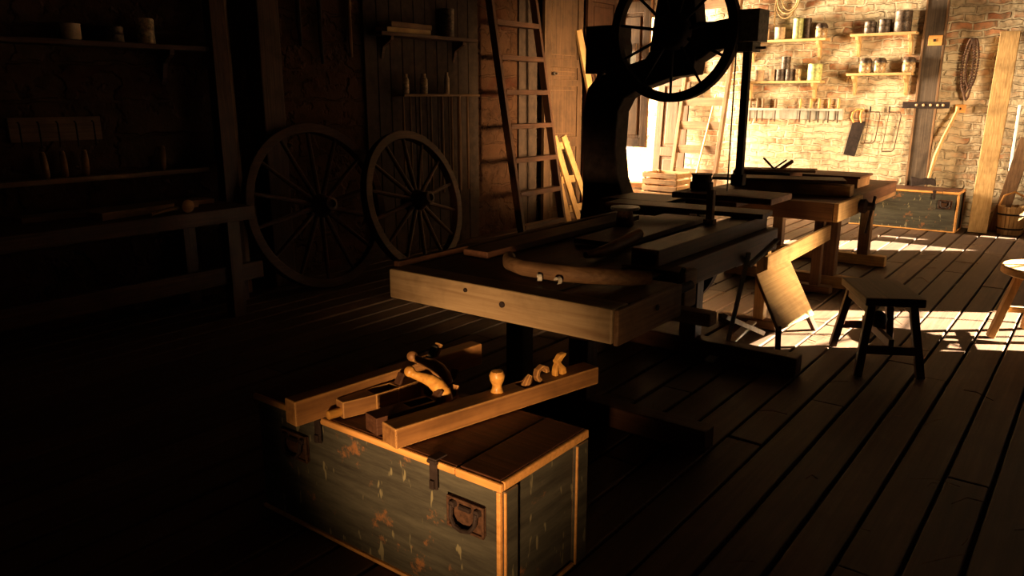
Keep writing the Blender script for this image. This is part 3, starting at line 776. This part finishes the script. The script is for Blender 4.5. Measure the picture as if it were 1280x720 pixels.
# ------------------------------------------------------------------ doors and boards by the left wall
def panel_door(name, label, loc, rot, w, h, mat, panels, th=0.045):
    t = thing(name, label, 'door', loc, rot)
    bm = NB()
    st = 0.11
    box2(bm, 0, st, -th/2, th/2, 0, h); box2(bm, w-st, w, -th/2, th/2, 0, h)
    zs = [0] + [p for pr in panels for p in pr] + [h]
    for i in range(0, len(zs), 2): box2(bm, st, w-st, -th/2, th/2, zs[i], zs[i+1])
    obj('door_frame', bm, mat, t, 0.004)
    for z0, z1 in panels:
        bm = NB(); box2(bm, st, w-st, -th/5, th/5, z0, z1); box2(bm, st+0.05, w-st-0.05, -th/2.6, th/2.6, z0+0.05, z1-0.05)
        obj('panel', bm, mat, t, 0.008)
    return t
t = panel_door('panelled_door', 'tall brown panelled door standing against the left wall beyond the dark ladder', (-5.70, 8.12, 0), (0, 0, R(90)), 0.86, 2.95, M['doorwood'], [(0.15, 0.95), (1.08, 1.72), (1.80, 1.95), (2.05, 2.85)])
bm = NB(); lathe(bm, [(0.012, 0), (0.012, 0.03), (0.026, 0.045), (0.022, 0.065), (0, 0.07)], 14, (0.12, 0, 0), 'Y'); 
kb = obj('knob', bm, M['steel'], t, smooth=True); kb.location = (0.06, -0.095, 1.87)
panel_door('panelled_door', 'dark panelled door against the left wall behind the bandsaw', (-5.72, 9.12, 0), (0, 0, R(90)), 0.78, 2.9, M['darkZ'], [(0.15, 1.0), (1.12, 1.9), (2.05, 2.8)])
t = panel_door('half_door', 'upper half door swung into the room, bright daylight showing beneath it', (-5.78, 10.02, 0.90), (0, 0, R(-6)), 0.56, 1.95, M['oldZ'], [(0.12, 0.86), (0.98, 1.8)])
panel_door('panelled_door', 'sunlit panelled door leaning in the far left corner behind the crates', (-5.60, 10.88, 0), (R(-5), R(0), R(3)), 0.50, 2.7, M['doorwood'], [(0.15, 0.72), (0.85, 1.75), (1.87, 2.6)])
bm = NB(); box2(bm, 0, 0.12, -0.03, 0.03, 0, 0.88)
tag(obj('post', bm, M['paleZ'], None, 0.005, loc=(-5.66, 9.93, 0)), 'short pale post below the half door', 'post')
t = thing('hand_saw', 'narrow grey hand saw hanging on the half door', 'saw', (-5.50, 9.955, 1.75), (0, 0, R(-6)))
bm = NB(); prism(bm, [(0.0, 0), (0.05, 0.02), (0.075, 0.45), (-0.045, 0.45)], -0.003, 0.003); obj('blade', bm, M['greywood'], t)
bm = NB(); box2(bm, -0.05, 0.08, -0.012, 0.012, 0.45, 0.55); obj('handle', bm, M['oldZ'], t, 0.01)

plank('plank', 'yellow plank leaning on the left wall in front of the dark panelled door', (-5.42, 9.48, 0.0), (-5.68, 8.86, 2.42), 0.13, 0.035, M['paleZ'], up=(1, 0, 0))
plank('plank', 'narrow dark plank leaning just behind the yellow one', (-5.36, 9.66, 0.0), (-5.66, 9.05, 2.45), 0.10, 0.03, M['oldZ'], up=(1, 0, 0))
t = thing('pallet', 'pale slatted wooden frame leaning beside the dark ladder', 'wooden frame', (-5.45, 8.6, 0))
for (ya, yb) in ((-0.30, -0.18), (-0.27, 0.02), (-0.06, 0.34)):
    bm = NB(); beam(bm, (0.0 if yb != -0.18 else -0.03, yb, 0.0), (-0.22 if yb != -0.18 else -0.24, ya, 1.10 if yb != -0.18 else 0.95), 0.105, 0.025, (1, 0, 0)); obj('slat', bm, M['paleZ'], t, 0.003)
for z0, yy in ((0.18, 0.06), (0.55, -0.02), (0.98, -0.12)):
    bm = NB(); q = z0/1.1; beam(bm, (-0.22*q-0.03, yy-0.20, z0), (-0.22*q-0.03, yy+0.2, z0), 0.025, 0.09); obj('crosspiece', bm, M['paleY'], t, 0.003)
plank('beam', 'dark square beam leaning on the left wall beside the post, over the side bench', (-5.45, 3.52, 0), (-5.68, 3.66, 3.1), 0.13, 0.10, M['darkZ'], 'beam', (1, 0, 0))
plank('stick', 'thin dark lath leaning between the beam and the post', (-5.60, 3.72, 0), (-5.74, 3.78, 3.0), 0.05, 0.03, M['oldZ'], 'stick', (1, 0, 0))

# crates in the far left corner
def crate(label, loc, rz, w, d, h, n, mat):
    t = thing('slatted_crate', label, 'crate', loc, (0, 0, rz))
    g = h/n
    for k in range(n):
        z0, z1 = k*g+0.012, (k+1)*g-0.012
        for s in (-1, 1):
            bm = NB(); box2(bm, -w/2, w/2, s*d/2-0.008, s*d/2+0.008, z0, z1); obj('slat', bm, mat, t, 0.002)
            bm = NB(); box2(bm, s*w/2-0.008, s*w/2+0.008, -d/2+0.01, d/2-0.01, z0, z1); obj('slat', bm, mat, t, 0.002)
    for sx in (-1, 1):
        for sy in (-1, 1):
            bm = NB(); box2(bm, sx*(w/2-0.025)-0.015, sx*(w/2-0.025)+0.015, sy*(d/2-0.025)-0.015, sy*(d/2-0.025)+0.015, 0, h); obj('corner_post', bm, mat, t, 0.002)
    bm = NB(); box2(bm, -w/2+0.01, w/2-0.01, -d/2+0.01, d/2-0.01, 0.0, 0.012); obj('bottom', bm, mat, t)
    return t
crate('upper pale slatted crate in the far left corner, stacked on a like one', (-5.03, 10.26, 0.285), R(-6), 0.56, 0.40, 0.27, 3, M['midX'])
crate('lower pale slatted crate, mostly hidden under the upper one', (-5.03, 10.26, 0.0), R(-4), 0.58, 0.42, 0.285, 3, M['midX'])
for k, (z, lab) in enumerate(((0.0, 'bottom bundle of boards stacked left of the crates'), (0.09, 'second bundle of boards stacked left of the crates'), (0.20, 'third bundle of boards stacked left of the crates'), (0.30, 'topmost bundle of boards stacked left of the crates'))):
    bm = NB(); box(bm, (0, 0, 0.04), (0.42, 0.30, 0.075)); 
    o = obj('board_bundle', bm, M['midX'], None, 0.01, loc=(-5.52+0.01*k, 10.32, z)); o.rotation_euler = (0, 0, R(4*k-6)); tag(o, lab, 'boards', 'boards stacked left of the crates')

# ------------------------------------------------------------------ far wall: post, axe, plank
t = thing('timber_post', 'dark upright timber post on the far wall with a riveted iron strap', 'post', (-1.955, 11.112, 0))
bm = NB(); box2(bm, -0.125, 0.125, -0.025, 0.035, 0, 3.28); obj('post', bm, M['post'], t, 0.006)
for s in (-1, 1):
    bm = NB(); box2(bm, s*0.115-0.012, s*0.115+0.012, -0.032, -0.024, 0.0, 3.28); obj('edge_batten', bm, M['oldZ'], t, 0.002)
bm = NB(); box2(bm, -0.26, 0.27, -0.043, -0.033, 1.45, 1.53); ob = obj('strap', bm, M['iron'], t, 0.003)
for xx in (-0.10, -0.02, 0.06, 0.14, 0.2):
    bm = NB(); lathe(bm, [(0.0, -0.008), (0.012, -0.006), (0.016, 0.0)], 10, (xx, -0.043, 1.49), 'Y'); obj('rivet', bm, M['clay'], ob)
bm = NB(); box2(bm, -0.055, 0.10, -0.037, -0.026, 2.20, 2.32); pq = obj('plate', bm, M['trim'], t, 0.003)
bm = NB(); box2(bm, 0.0, 0.03, -0.041, -0.036, 2.245, 2.275); obj('hole', bm, M['iron'], pq)
t = thing('wall_plate', 'small pale square plate with a dark hole beside the axe handle', 'plate', (-1.575, 11.14, 1.45))
bm = NB(); box2(bm, -0.06, 0.06, -0.012, 0.01, -0.05, 0.05); obj('plate', bm, M['trim'], t, 0.004)
bm = NB(); lathe(bm, [(0.014, -0.016), (0.014, -0.01)], 12, (0, 0, 0), 'Y'); obj('hole', bm, M['iron'], t)
t = thing('axe', 'long-handled axe standing on the far chest and leaning on the wall', 'axe', (-1.80, 10.93, 0.492))
bm = NB()
tube(bm, [(0.0, 0.0, 0.04), (0.02, 0.02, 0.20), (0.045, 0.05, 0.38), (0.10, 0.08, 0.60), (0.165, 0.12, 0.80), (0.20, 0.15, 0.92), (0.205, 0.16, 0.98)], [0.018, 0.018, 0.022, 0.020, 0.018, 0.018, 0.022], 10)
obj('handle', bm, M['paleZ'], t, smooth=True)
bm = NB(); prism(bm, [(-0.17, 0.0), (-0.19, 0.12), (-0.08, 0.10), (-0.03, 0.115), (0.04, 0.115), (0.08, 0.10), (0.085, 0.13), (0.10, 0.02), (0.04, 0.035), (-0.06, 0.03)], -0.02, 0.02); obj('head', bm, M['iron'], t, 0.004)
plank('plank', 'broad yellow plank leaning on the far wall right of the chest', (-1.175, 10.80, 0.0), (-1.155, 11.10, 2.33), 0.20, 0.05, M['paleZ'], up=(0, 1, 0))
plank('board', 'brown board propped in the corner behind the wooden bucket', (-1.01, 11.02, 0.0), (-0.83, 11.10, 1.12), 0.15, 0.03, M['oldZ'], up=(0, 1, 0))
# hank of chain
t = thing('chain_hank', 'brown hank of chain hanging on the far wall right of the dark post', 'chain', (-1.53, 11.13, 2.26))
bm = NB(); lathe(bm, [(0.008, -0.06), (0.008, 0.01)], 8, (0, 0, 0), 'Y'); obj('nail', bm, M['iron'], t)
for dx, wd, ln in ((-0.03, 0.055, 0.62), (0.01, 0.045, 0.70), (0.04, 0.06, 0.56)):
    bm = NB(); pts = []
    for k in range(28):
        a = 2*PI*k/28; pts.append((dx*0.6+wd*math.sin(a)*(1.0 if math.cos(a) < 0.5 else 0.9), -0.035, -ln/2+ln/2*math.cos(a)))
    for k in range(len(pts)):
        p = Vector(pts[k]); q = Vector(pts[(k+1) % len(pts)])
        for u in (0.0, 0.5):
            c = p.lerp(q, u)
            bmesh.ops.create_icosphere(bm, subdivisions=1, radius=0.017, matrix=Matrix.Translation(c))
    obj('chain_loop', bm, M['rust'], t, smooth=True)
# rope hank at the top
t = thing('rope_hank', 'coil of hemp rope hanging high on the far wall above the clay mugs', 'rope', (-3.80, 11.13, 3.08))
for k, (wd, ln, dx) in enumerate(((0.14, 0.46, 0.0), (0.11, 0.36, 0.05), (0.15, 0.40, 0.03))):
    bm = NB(); tube(bm, [(dx+wd*math.sin(2*PI*j/24), -0.03-0.012*k, -ln/2+ln/2*math.cos(2*PI*j/24)) for j in range(24)], 0.011, 8, True); obj('coil', bm, M['rope'], t, smooth=True)
bm = NB(); tube(bm, [(-0.10, -0.03, 0.0), (-0.15, -0.03, -0.3), (-0.14, -0.03, -0.60)], 0.012, 8); obj('rope_end', bm, M['rope'], t, smooth=True)
bm = NB(); lathe(bm, [(0.01, -0.07), (0.01, 0.01)], 8, (0, 0, 0), 'Y'); obj('nail', bm, M['iron'], t)

# shelves on the far wall
def shelf(label, x0, x1, z, yb=YF, d=0.2, mat=None):
    t = thing('wall_shelf', label, 'shelf', ((x0+x1)/2, yb, z))
    h = (x1-x0)/2
    bm = NB(); box2(bm, -h, h, -d, 0, -0.032, 0); obj('shelf_board', bm, mat or M['paleX'], t, 0.004)
    for sx in (-h*0.80, h*0.80):
        bm = NB(); prism(bm, [(0, -0.032), (-d*0.85, -0.032), (-d*0.80, -0.07), (-d*0.35, -0.12), (-d*0.2, -0.24), (0, -0.28)], sx-0.018, sx+0.018, 'YZ'); obj('bracket', bm, mat or M['paleZ'], t, 0.003)
    return t
shelf('upper left shelf on the far wall holding clay mugs and a green tin', -4.33, -3.20, 2.34)
shelf('lower left shelf on the far wall holding stacked black cans', -4.33, -3.22, 1.80)
shelf('upper right shelf on the far wall holding three dark tins', -2.90, -2.13, 2.37)
shelf('lower right shelf on the far wall holding three dark-lidded jars', -2.90, -2.13, 1.885)
YS = 11.05
def mug(loc, label, group=None, r=0.062, h=0.15, mat=None):
    t = thing('clay_mug', label, 'mug', loc)
    bm = NB(); lathe(bm, [(r*0.9, 0), (r, 0.01), (r, h-0.01), (r*1.04, h), (r*0.9, h), (r*0.88, 0.02)], 20); obj('mug_body', bm, mat or M['clay'], t, smooth=True)
    return t
mug((-4.24, YS, 2.34), 'leftmost clay mug on the upper left shelf of the far wall')
mug((-4.05, YS, 2.34), 'middle clay mug on the upper left shelf of the far wall')
mug((-3.84, YS, 2.34), 'right clay mug on the upper left shelf, next to the green tin', r=0.068, h=0.16)
def tin(loc, label, r, h, mat, lidmat=None, name='tin_can', cat='tin'):
    t = thing(name, label, cat, loc)
    bm = NB(); lathe(bm, [(r, 0), (r*1.03, 0.006), (r, 0.014), (r, h*0.48), (r*1.02, h*0.5), (r, h*0.52), (r, h-0.014), (r*1.03, h-0.006), (r, h)], 22); obj('can_body', bm, mat, t, smooth=True)
    bm = NB(); lathe(bm, [(r*0.94, h-0.002), (r*0.94, h+0.004)], 22); obj('lid', bm, lidmat or mat, t)
    return t
tin((-3.60, YS, 2.34), 'tall yellow-green tin on the upper left shelf, left of the pair', 0.065, 0.26, M['greentin'])
tin((-3.49, YS+0.03, 2.34), 'tall dark tin touching the yellow-green one on the upper left shelf', 0.05, 0.26, M['darktin'])
def jar(loc, label, r=0.075, h=0.13):
    t = thing('lidded_jar', label, 'jar', loc)
    bm = NB(); lathe(bm, [(r*0.85, 0), (r, 0.02), (r, h-0.02), (r*0.8, h)], 20); obj('jar_body', bm, M['glass'], t, smooth=True)
    bm = NB(); lathe(bm, [(r*1.02, h-0.005), (r*1.05, h+0.01), (r*0.9, h+0.035), (r*0.7, h+0.055), (0.0, h+0.06)], 20); obj('lid', bm, M['darktin'], t, smooth=True)
    return t
jar((-3.29, YS, 2.34), 'dark-lidded mottled jar at the right end of the upper left shelf')
mug((-4.26, YS, 1.80), 'leftmost clay mug on the lower left shelf of the far wall', r=0.05)
mug((-4.08, YS, 1.80), 'second clay mug on the lower left shelf of the far wall')
tin((-3.90, YS, 1.80), 'pale tin left of the black cans on the lower left shelf', 0.055, 0.15, M['clay'])
tin((-3.785, YS-0.01, 1.80), 'left black can carrying another can on the lower left shelf', 0.058, 0.15, M['darktin'])
tin((-3.665, YS, 1.80), 'right black can under the stacked can on the lower left shelf', 0.058, 0.15, M['darktin'])
tin((-3.725, YS, 1.955), 'black can stacked on top of two others on the lower left shelf', 0.062, 0.16, M['darktin'])
tin((-3.56, YS+0.01, 1.80), 'small brown can just right of the black cans', 0.045, 0.15, M['glass'])
tin((-3.33, YS, 1.80), 'wide yellow-green tin at the right of the lower left shelf', 0.09, 0.21, M['greentin'])
tin((-2.69, YS, 2.37), 'leftmost and smallest dark tin on the upper right shelf', 0.072, 0.14, M['darktin'])
tin((-2.52, YS, 2.37), 'middle dark tin on the upper right shelf', 0.078, 0.16, M['darktin'])
tin((-2.31, YS-0.01, 2.37), 'largest dark tin at the right of the upper right shelf', 0.10, 0.25, M['darktin'])
jar((-2.70, YS, 1.885), 'leftmost dark-lidded jar on the lower right shelf')
jar((-2.53, YS, 1.885), 'middle dark-lidded jar on the lower right shelf')
jar((-2.19, YS, 1.885), 'right dark-lidded jar, standing apart on the lower right shelf')

# tool rack with chisels
t = thing('tool_rack', 'pale tool rail on the far wall below the left shelves', 'tool rack', (-3.66, 11.15, 1.42))
bm = NB(); box2(bm, -0.70, 0.72, -0.06, 0, -0.015, 0.015); box2(bm, -0.70, 0.72, -0.02, 0, -0.13, -0.015); obj('rail', bm, M['greywood'], t, 0.003)
chx = [-4.28, -4.20, -4.10, -4.02, -3.84, -3.50, -3.36, -3.25, -3.12, -3.0]
chl = ['pale thick', 'pale slim', 'brown', 'pale short', 'reddish', 'dark thin', 'orange long', 'orange short', 'orange slim', 'dark long']
proto = None
for i, (x0, lb_) in enumerate(zip(chx, chl)):
    if i % 5 == 0:
        t = thing('chisel', 'x', 'chisel', (x0, 11.108, 1.42), (0, 0, 0), 'chisels hanging in the rail on the far wall')
        bm = NB(); lathe(bm, [(0.010, 0.018), (0.015, 0.03), (0.017, 0.08), (0.013, 0.13), (0.016, 0.145)], 12); obj('handle', bm, M['trim'] if i else M['oldZ'], t, smooth=True)
        bm = NB(); box2(bm, -0.008, 0.008, -0.003, 0.003, -0.17, 0.018); obj('blade', bm, M['rust'], t)
        proto = t; c = t
    else:
        c = copy_tree(proto, (x0, 11.108, 1.42))
    c['label'] = ['first', 'second', 'third', 'fourth', 'fifth', 'sixth', 'seventh', 'eighth', 'ninth', 'tenth'][i] + ' chisel from the left in the rail under the far wall shelves'

# frame saws and hand saw
def bow_saw(label, x0, z0, w, h, skew):
    t = thing('frame_saw', label, 'saw', (x0, 11.11, z0))
    bm = NB(); tube(bm, [(0, 0, 0), (w*0.9, 0, 0), (w, 0, -0.05), (w-skew, 0, -h+0.03), (w-skew-0.03, 0, -h), (0.0-skew, 0, -h)], 0.0065, 8); obj('frame', bm, M['rust'], t, smooth=True)
    bm = NB(); box2(bm, -0.004, 0.004, -0.001, 0.001, -h, 0); bl = obj('blade', bm, M['rust'], t); bl.rotation_euler = (0, math.atan2(skew, h), 0)
    bm = NB(); tube(bm, [(0, 0, 0.0), (0, 0, 0.07)], 0.010, 8); obj('handle', bm, M['iron'], t, smooth=True)
    return t
bow_saw('smaller wire-framed saw hanging next to the broad hand saw', -2.60, 1.40, 0.125, 0.40, 0.03)
bow_saw('larger wire-framed saw hanging just left of the dark post', -2.37, 1.40, 0.145, 0.50, 0.04)
t = thing('hand_saw', 'broad dark saw blade with pale looped handle hanging on the far wall', 'saw', (-2.74, 11.135, 1.26))
bm = NB(); prism(bm, [(-0.07, 0.0), (0.09, 0.02), (0.0, -0.44), (-0.145, -0.42)], -0.004, 0.004); obj('blade', bm, M['iron'], t)
bm = NB(); tube(bm, [(-0.05, 0, 0.0), (-0.09, 0, 0.06), (-0.08, 0, 0.13), (-0.02, 0, 0.17), (0.03, 0, 0.16)], 0.013, 8); tube(bm, [(0.04, 0, 0.0), (0.02, 0, 0.08), (0.03, 0, 0.15), (0.06, 0, 0.17)], 0.013, 8); obj('handle', bm, M['trim'], t, smooth=True)

# bucket in the right corner
def bucket():
    t = thing('wooden_bucket', 'small wooden stave bucket with iron hoops in the far right corner', 'bucket', (-0.86, 10.93, 0))
    bm = NB(); N = 20
    for k in range(N):
        a0 = 2*PI*k/N+0.02; a1 = 2*PI*(k+1)/N-0.02
        vs = []
        for z, r in ((0, 0.125), (0.33, 0.15)):
            for rr in (r, r-0.02):
                for a in (a0, a1): vs.append(bm.verts.new((rr*math.cos(a), rr*math.sin(a), z)))
        for f in ((0, 1, 5, 4), (3, 2, 6, 7), (1, 3, 7, 5), (2, 0, 4, 6), (4, 5, 7, 6), (1, 0, 2, 3)): bm.faces.new([vs[i] for i in f])
    obj('staves', bm, M['paleZ'], t)
    for z, r in ((0.07, 0.133), (0.24, 0.147)):
        bm = NB(); tube(bm, [(r*math.cos(2*PI*k/28), r*math.sin(2*PI*k/28), z) for k in range(28)], 0.010, 8, True); obj('hoop', bm, M['iron'], t, smooth=True)
    bm = NB(); lathe(bm, [(0.12, 0.02), (0.12, 0.035)], 20); obj('bottom', bm, M['oldX'], t)
    bm = NB(); tube(bm, [(-0.14, 0, 0.33), (-0.10, 0, 0.45), (0.0, 0, 0.50), (0.10, 0, 0.45), (0.14, 0, 0.33)], 0.012, 8); obj('handle', bm, M['trim'], t, smooth=True)
bucket()

# ------------------------------------------------------------------ left side: shelves and side bench
def side_shelf(label, y0, y1, z, d=0.2, mat=None):
    mat = M['darkY']  # dark wood puts the dimness of the left wall into the colour
    t = thing('wall_shelf', label, 'shelf', (XL, (y0+y1)/2, z))
    h = (y1-y0)/2
    bm = NB(); box2(bm, 0, d, -h, h, -0.035, 0); obj('shelf_board', bm, mat or M['oldY'], t, 0.004)
    for sy in (-h*0.75, h*0.75):
        bm = NB(); prism(bm, [(0, -0.035), (d*0.85, -0.035), (d*0.8, -0.07), (d*0.3, -0.13), (d*0.15, -0.24), (0, -0.28)], sy-0.018, sy+0.018); obj('bracket', bm, mat or M['oldZ'], t, 0.003)
    return t
side_shelf('long upper shelf on the dark left wall holding a pot and a tin', 0.9, 3.60, 1.965, 0.2)
side_shelf('shelf above the wagon wheels holding flat boxes and a tall jar', 5.33, 6.72, 2.19, 0.22)
mug((-5.68, 2.58, 1.965), 'clay pot on the long upper shelf of the left wall', r=0.06, h=0.105)
tin((-5.68, 3.10, 1.965), 'ribbed tall tin on the long upper shelf of the left wall', 0.06, 0.17, M['glass'])
tin((-5.68, 2.86, 1.965), 'low dark tin between the pot and the tall tin on the left wall shelf', 0.07, 0.10, M['darktin'])
tin((-5.69, 6.36, 2.19), 'tall blotched jar on the shelf above the wagon wheels', 0.075, 0.28, M['darktin'], name='tall_jar', cat='jar')
for (y0, y1, z0, h, m_, lab, a) in ((5.42, 6.02, 2.19, 0.045, 'paleY', 'pale flat box at the bottom of the stack on the shelf above the wheels', 0), (5.46, 6.05, 2.236, 0.05, 'oldY', 'brown flat box on top of the pale one above the wheels', 3)):
    bm = NB(); box(bm, (0, 0, h/2), (0.16, y1-y0, h)); o = obj('flat_box', bm, M[m_], None, 0.004, loc=(-5.68, (y0+y1)/2, z0)); o.rotation_euler = (0, 0, R(a)); tag(o, lab, 'box')
# rail with bottles
t = thing('wall_rail', 'narrow ledge on the left wall above the side bench', 'ledge', (XL, 2.2, 1.055))
bm = NB(); box2(bm, 0, 0.13, -1.5, 1.3, -0.035, 0); obj('ledge_board', bm, M['oldY'], t, 0.004)
bl = ['first wooden chisel handle on the left wall ledge, leftmost of the three together', 'second wooden chisel handle on the left wall ledge, middle of the three together', 'third wooden chisel handle on the left wall ledge, right of the three together', 'lone wooden chisel handle at the right end of the left wall ledge']
for i, (y0, lab) in enumerate(zip((2.32, 2.44, 2.58, 3.145), bl)):
    if i == 0:
        c = thing('carving_tool', lab, 'tool', (-5.72, y0, 1.055), (R(4), 0, 0), 'tool handles on the left wall ledge')
        bm = NB(); lathe(bm, [(0.014, 0), (0.022, 0.01), (0.024, 0.10), (0.018, 0.17), (0.014, 0.18)], 14); obj('handle', bm, M['beech'], c, smooth=True)
        hp = c
    else: c = copy_tree(hp, (-5.72, y0, 1.055), (R(5-3*i), 0, 0), lab)
# side bench
t = thing('workbench', 'long dark side bench under the shelves against the left wall', 'workbench', (-5.3, 2.0, 0))
bm = NB(); box2(bm, -0.48, 0.33, -2.6, 1.40, 0.72, 0.82); obj('worktop', bm, M['darkY'], t, 0.006)
for y0 in (-2.3, -0.5, 1.2):
    for x0 in (-0.42, 0.18):
        bm = NB(); box2(bm, x0, x0+0.1, y0, y0+0.1, 0, 0.72); obj('leg', bm, M['darkZ'], t, 0.004)
bm = NB(); box2(bm, 0.2, 0.24, -2.3, 1.5, 0.25, 0.38); obj('stretcher', bm, M['darkY'], t, 0.004)
plank('board', 'longer board lying on the side bench along the left wall', (-5.45, 2.0, 0.838), (-5.38, 3.3, 0.838), 0.14, 0.034, M['oldY'])
plank('board', 'wide short board on the side bench with a dark notch', (-5.18, 2.35, 0.845), (-5.30, 3.1, 0.845), 0.16, 0.05, M['oldY'])
t = thing('mallet', 'round-headed mallet lying on the side bench near its front edge', 'mallet', (-5.05, 2.9, 0.866))
bm = NB(); lathe(bm, [(0.03, -0.06), (0.045, -0.05), (0.045, 0.05), (0.03, 0.06)], 16, (0, 0, 0), 'X'); obj('head', bm, M['beech'], t, smooth=True)
bm = NB(); tube(bm, [(0, 0, 0), (0.02, -0.25, -0.03)], 0.013, 8); obj('handle', bm, M['beech'], t, smooth=True)
# tool board
t = thing('tool_board', 'pale tool board with small hooks on the left wall above the ledge', 'tool board', (XL, 2.45, 1.38))
bm = NB(); box2(bm, 0, 0.02, -0.30, 0.30, -0.08, 0.08); obj('board', bm, M['oldY'], t, 0.003)
for k in range(5):
    bm = NB(); tube(bm, [(0.02, -0.24+0.12*k, 0.05), (0.04, -0.24+0.12*k, 0.04), (0.045, -0.24+0.12*k, -0.12)], 0.006, 6); obj('hook', bm, M['iron'], t)
# hanging tools on the brick beside the wheels
for (y0, z1, ln, w_, lab, mt_) in ((4.53, 2.62, 0.60, 0.05, 'dark iron bar hanging on the brick above the wheels, left of two', 'iron'), (4.76, 2.70, 0.82, 0.045, 'longer dark iron bar hanging on the brick above the wheels, right of two', 'iron'), (5.10, 2.70, 0.75, 0.05, 'brown wooden handle hanging at the edge of the dark boards', 'oldZ')):
    t = thing('hanging_tool', lab, 'tool', (-5.765, y0, z1))
    bm = NB(); tube(bm, [(0, 0, 0), (0, 0, -ln*0.7), (0, 0.01, -ln)], [w_*0.4, w_*0.5, w_*0.3], 8); obj('shaft', bm, M[mt_], t, smooth=True)
    bm = NB(); tube(bm, [(-0.03, 0, -0.02), (0.03, 0, -0.02)], 0.006, 6); obj('nail', bm, M['iron'], t)
# rack of spindles
t = thing('spindle_rack', 'wall rack with slotted rail holding long wooden rods above the wagon wheels', 'rack', (XL, 6.2, 1.62))
bm = NB(); box2(bm, 0.03, 0.20, -0.58, 0.58, -0.025, 0); obj('rack_rail', bm, M['oldY'], t, 0.003)
rods = [(5.68, 0.010), (5.78, 0.008), (5.92, 0.010), (6.08, 0.010), (6.25, 0.014), (6.40, 0.011), (6.52, 0.020), (6.66, 0.012)]
rl = ['first', 'second', 'third', 'fourth', 'fifth', 'sixth', 'seventh and thickest', 'last']
for (y0, r_), lb_ in zip(rods, rl):
    bm = NB(); tube(bm, [(0, 0, 0), (0, 0, -0.5), (0, 0, -1.0)], [r_, r_*1.25, r_], 8)
    tag(obj('wooden_rod', bm, M['oldZ'], None, smooth=True, loc=(-5.68, y0, 1.62-0.026)), lb_ + ' long rod from the left hanging under the rack above the wagon wheels', 'rod', 'rods hanging under the wall rack')
for (y0, h_, r_, lab) in ((5.72, 0.19, 0.035, 'leftmost dark bottle on the rod rack'), (5.98, 0.20, 0.04, 'middle bottle on the rod rack'), (6.33, 0.22, 0.028, 'slim pale candle-like cylinder on the rod rack')):
    t = thing('bottle', lab, 'bottle', (-5.68, y0, 1.62))
    bm = NB(); lathe(bm, [(r_*0.9, 0), (r_, 0.01), (r_, h_*0.7), (r_*0.6, h_*0.85), (r_*0.6, h_)], 14); obj('bottle_body', bm, M['clay'] if 'pale' in lab else M['glass'], t, smooth=True)

# ------------------------------------------------------------------ straw on the floor
bm = NB(); sr = random.Random(11)
for i in range(230):
    x0 = sr.uniform(-5.0, 1.2); y0 = sr.uniform(1.0, 10.5)
    if -3.0 < x0 < -1.2 and y0 < 2.3: continue
    a = sr.uniform(0, PI); l_ = sr.uniform(0.05, 0.22); bnd = sr.uniform(-0.4, 0.4)
    p = Vector((x0, y0, 0.006)); q = p + Vector((math.cos(a), math.sin(a), 0))*l_*0.5; r = q + Vector((math.cos(a+bnd), math.sin(a+bnd), 0))*l_*0.5
    q.z = 0.006+sr.uniform(0, 0.02); r.z = 0.006
    tube(bm, [p, q, r], sr.uniform(0.0012, 0.0026), 4)
tag(obj('straw', bm, M['oldX'], None), 'loose straw and shavings scattered over the floor boards', 'straw', kind='stuff')

# ------------------------------------------------------------------ light
def area(name, loc, target, sx, sy, power, color, spread=180):
    l = bpy.data.lights.new(name, 'AREA'); l.shape = 'RECTANGLE'; l.size = sx; l.size_y = sy
    l.energy = power; l.color = color; l.spread = R(spread)
    o = bpy.data.objects.new(name, l); col.objects.link(o); o.location = loc
    o.rotation_euler = (Vector(target) - Vector(loc)).to_track_quat('-Z', 'Y').to_euler()
    return o
sun = bpy.data.lights.new('sun', 'SUN'); sun.energy = 140; sun.angle = R(0.6); sun.color = (1.0, 0.84, 0.60)
so = bpy.data.objects.new('sun', sun); col.objects.link(so)
d = Vector((-0.82*math.cos(R(27)), -0.57*math.cos(R(27)), -math.sin(R(27))))
so.rotation_euler = d.to_track_quat('-Z', 'Y').to_euler()
WARM = (1.0, 0.62, 0.28)
# daylight through the open far left corner and right window; chest fill comes through an invented near hatch
area('daylight_left_opening', (-8.7, 10.0, 1.7), (-3.5, 10.95, 1.4), 1.2, 2.8, 6000, (1.0, 0.76, 0.47))
area('daylight_right_window', (XR+0.5, 7.75, 1.65), (-5.6, 8.45, 1.30), 1.0, 1.0, 60, WARM, 26)
area('daylight_far_right', (XR+0.4, 7.75, 1.7), (-3.2, 10.6, 1.2), 1.0, 0.9, 100, (1.0, 0.70, 0.38), 50)
area('daylight_window_low', (XR+0.15, 7.4, 1.98), (-1.55, 5.85, 0.40), 0.3, 0.3, 11, (1.0, 0.68, 0.36), 20)
area('added_chest_fill', (1.0, YN-0.5, 0.66), (-1.50, 1.50, 0.46), 0.35, 0.35, 5.0, (1.0, 0.60, 0.28), 13)

w = bpy.data.worlds.new('sky'); bpy.context.scene.world = w; w.use_nodes = True
bg = w.node_tree.nodes['Background']; bg.inputs[0].default_value = (1.0, 0.80, 0.52, 1); bg.inputs[1].default_value = 1.6

# ------------------------------------------------------------------ camera
cam = bpy.data.cameras.new('camera'); co = bpy.data.objects.new('camera', cam); col.objects.link(co)
cam.sensor_width = 36; cam.lens = 976/1280*36; cam.clip_start = 0.05
co.location = (0, 0, 1.6)
co.rotation_euler = (R(90) - math.atan(240/976), 0, R(37.28))
sc = bpy.context.scene; sc.camera = co
sc.view_settings.view_transform = 'Standard'; sc.view_settings.look = 'None'
sc.view_settings.exposure = 0; sc.view_settings.gamma = 1; sc.view_settings.use_curve_mapping = False
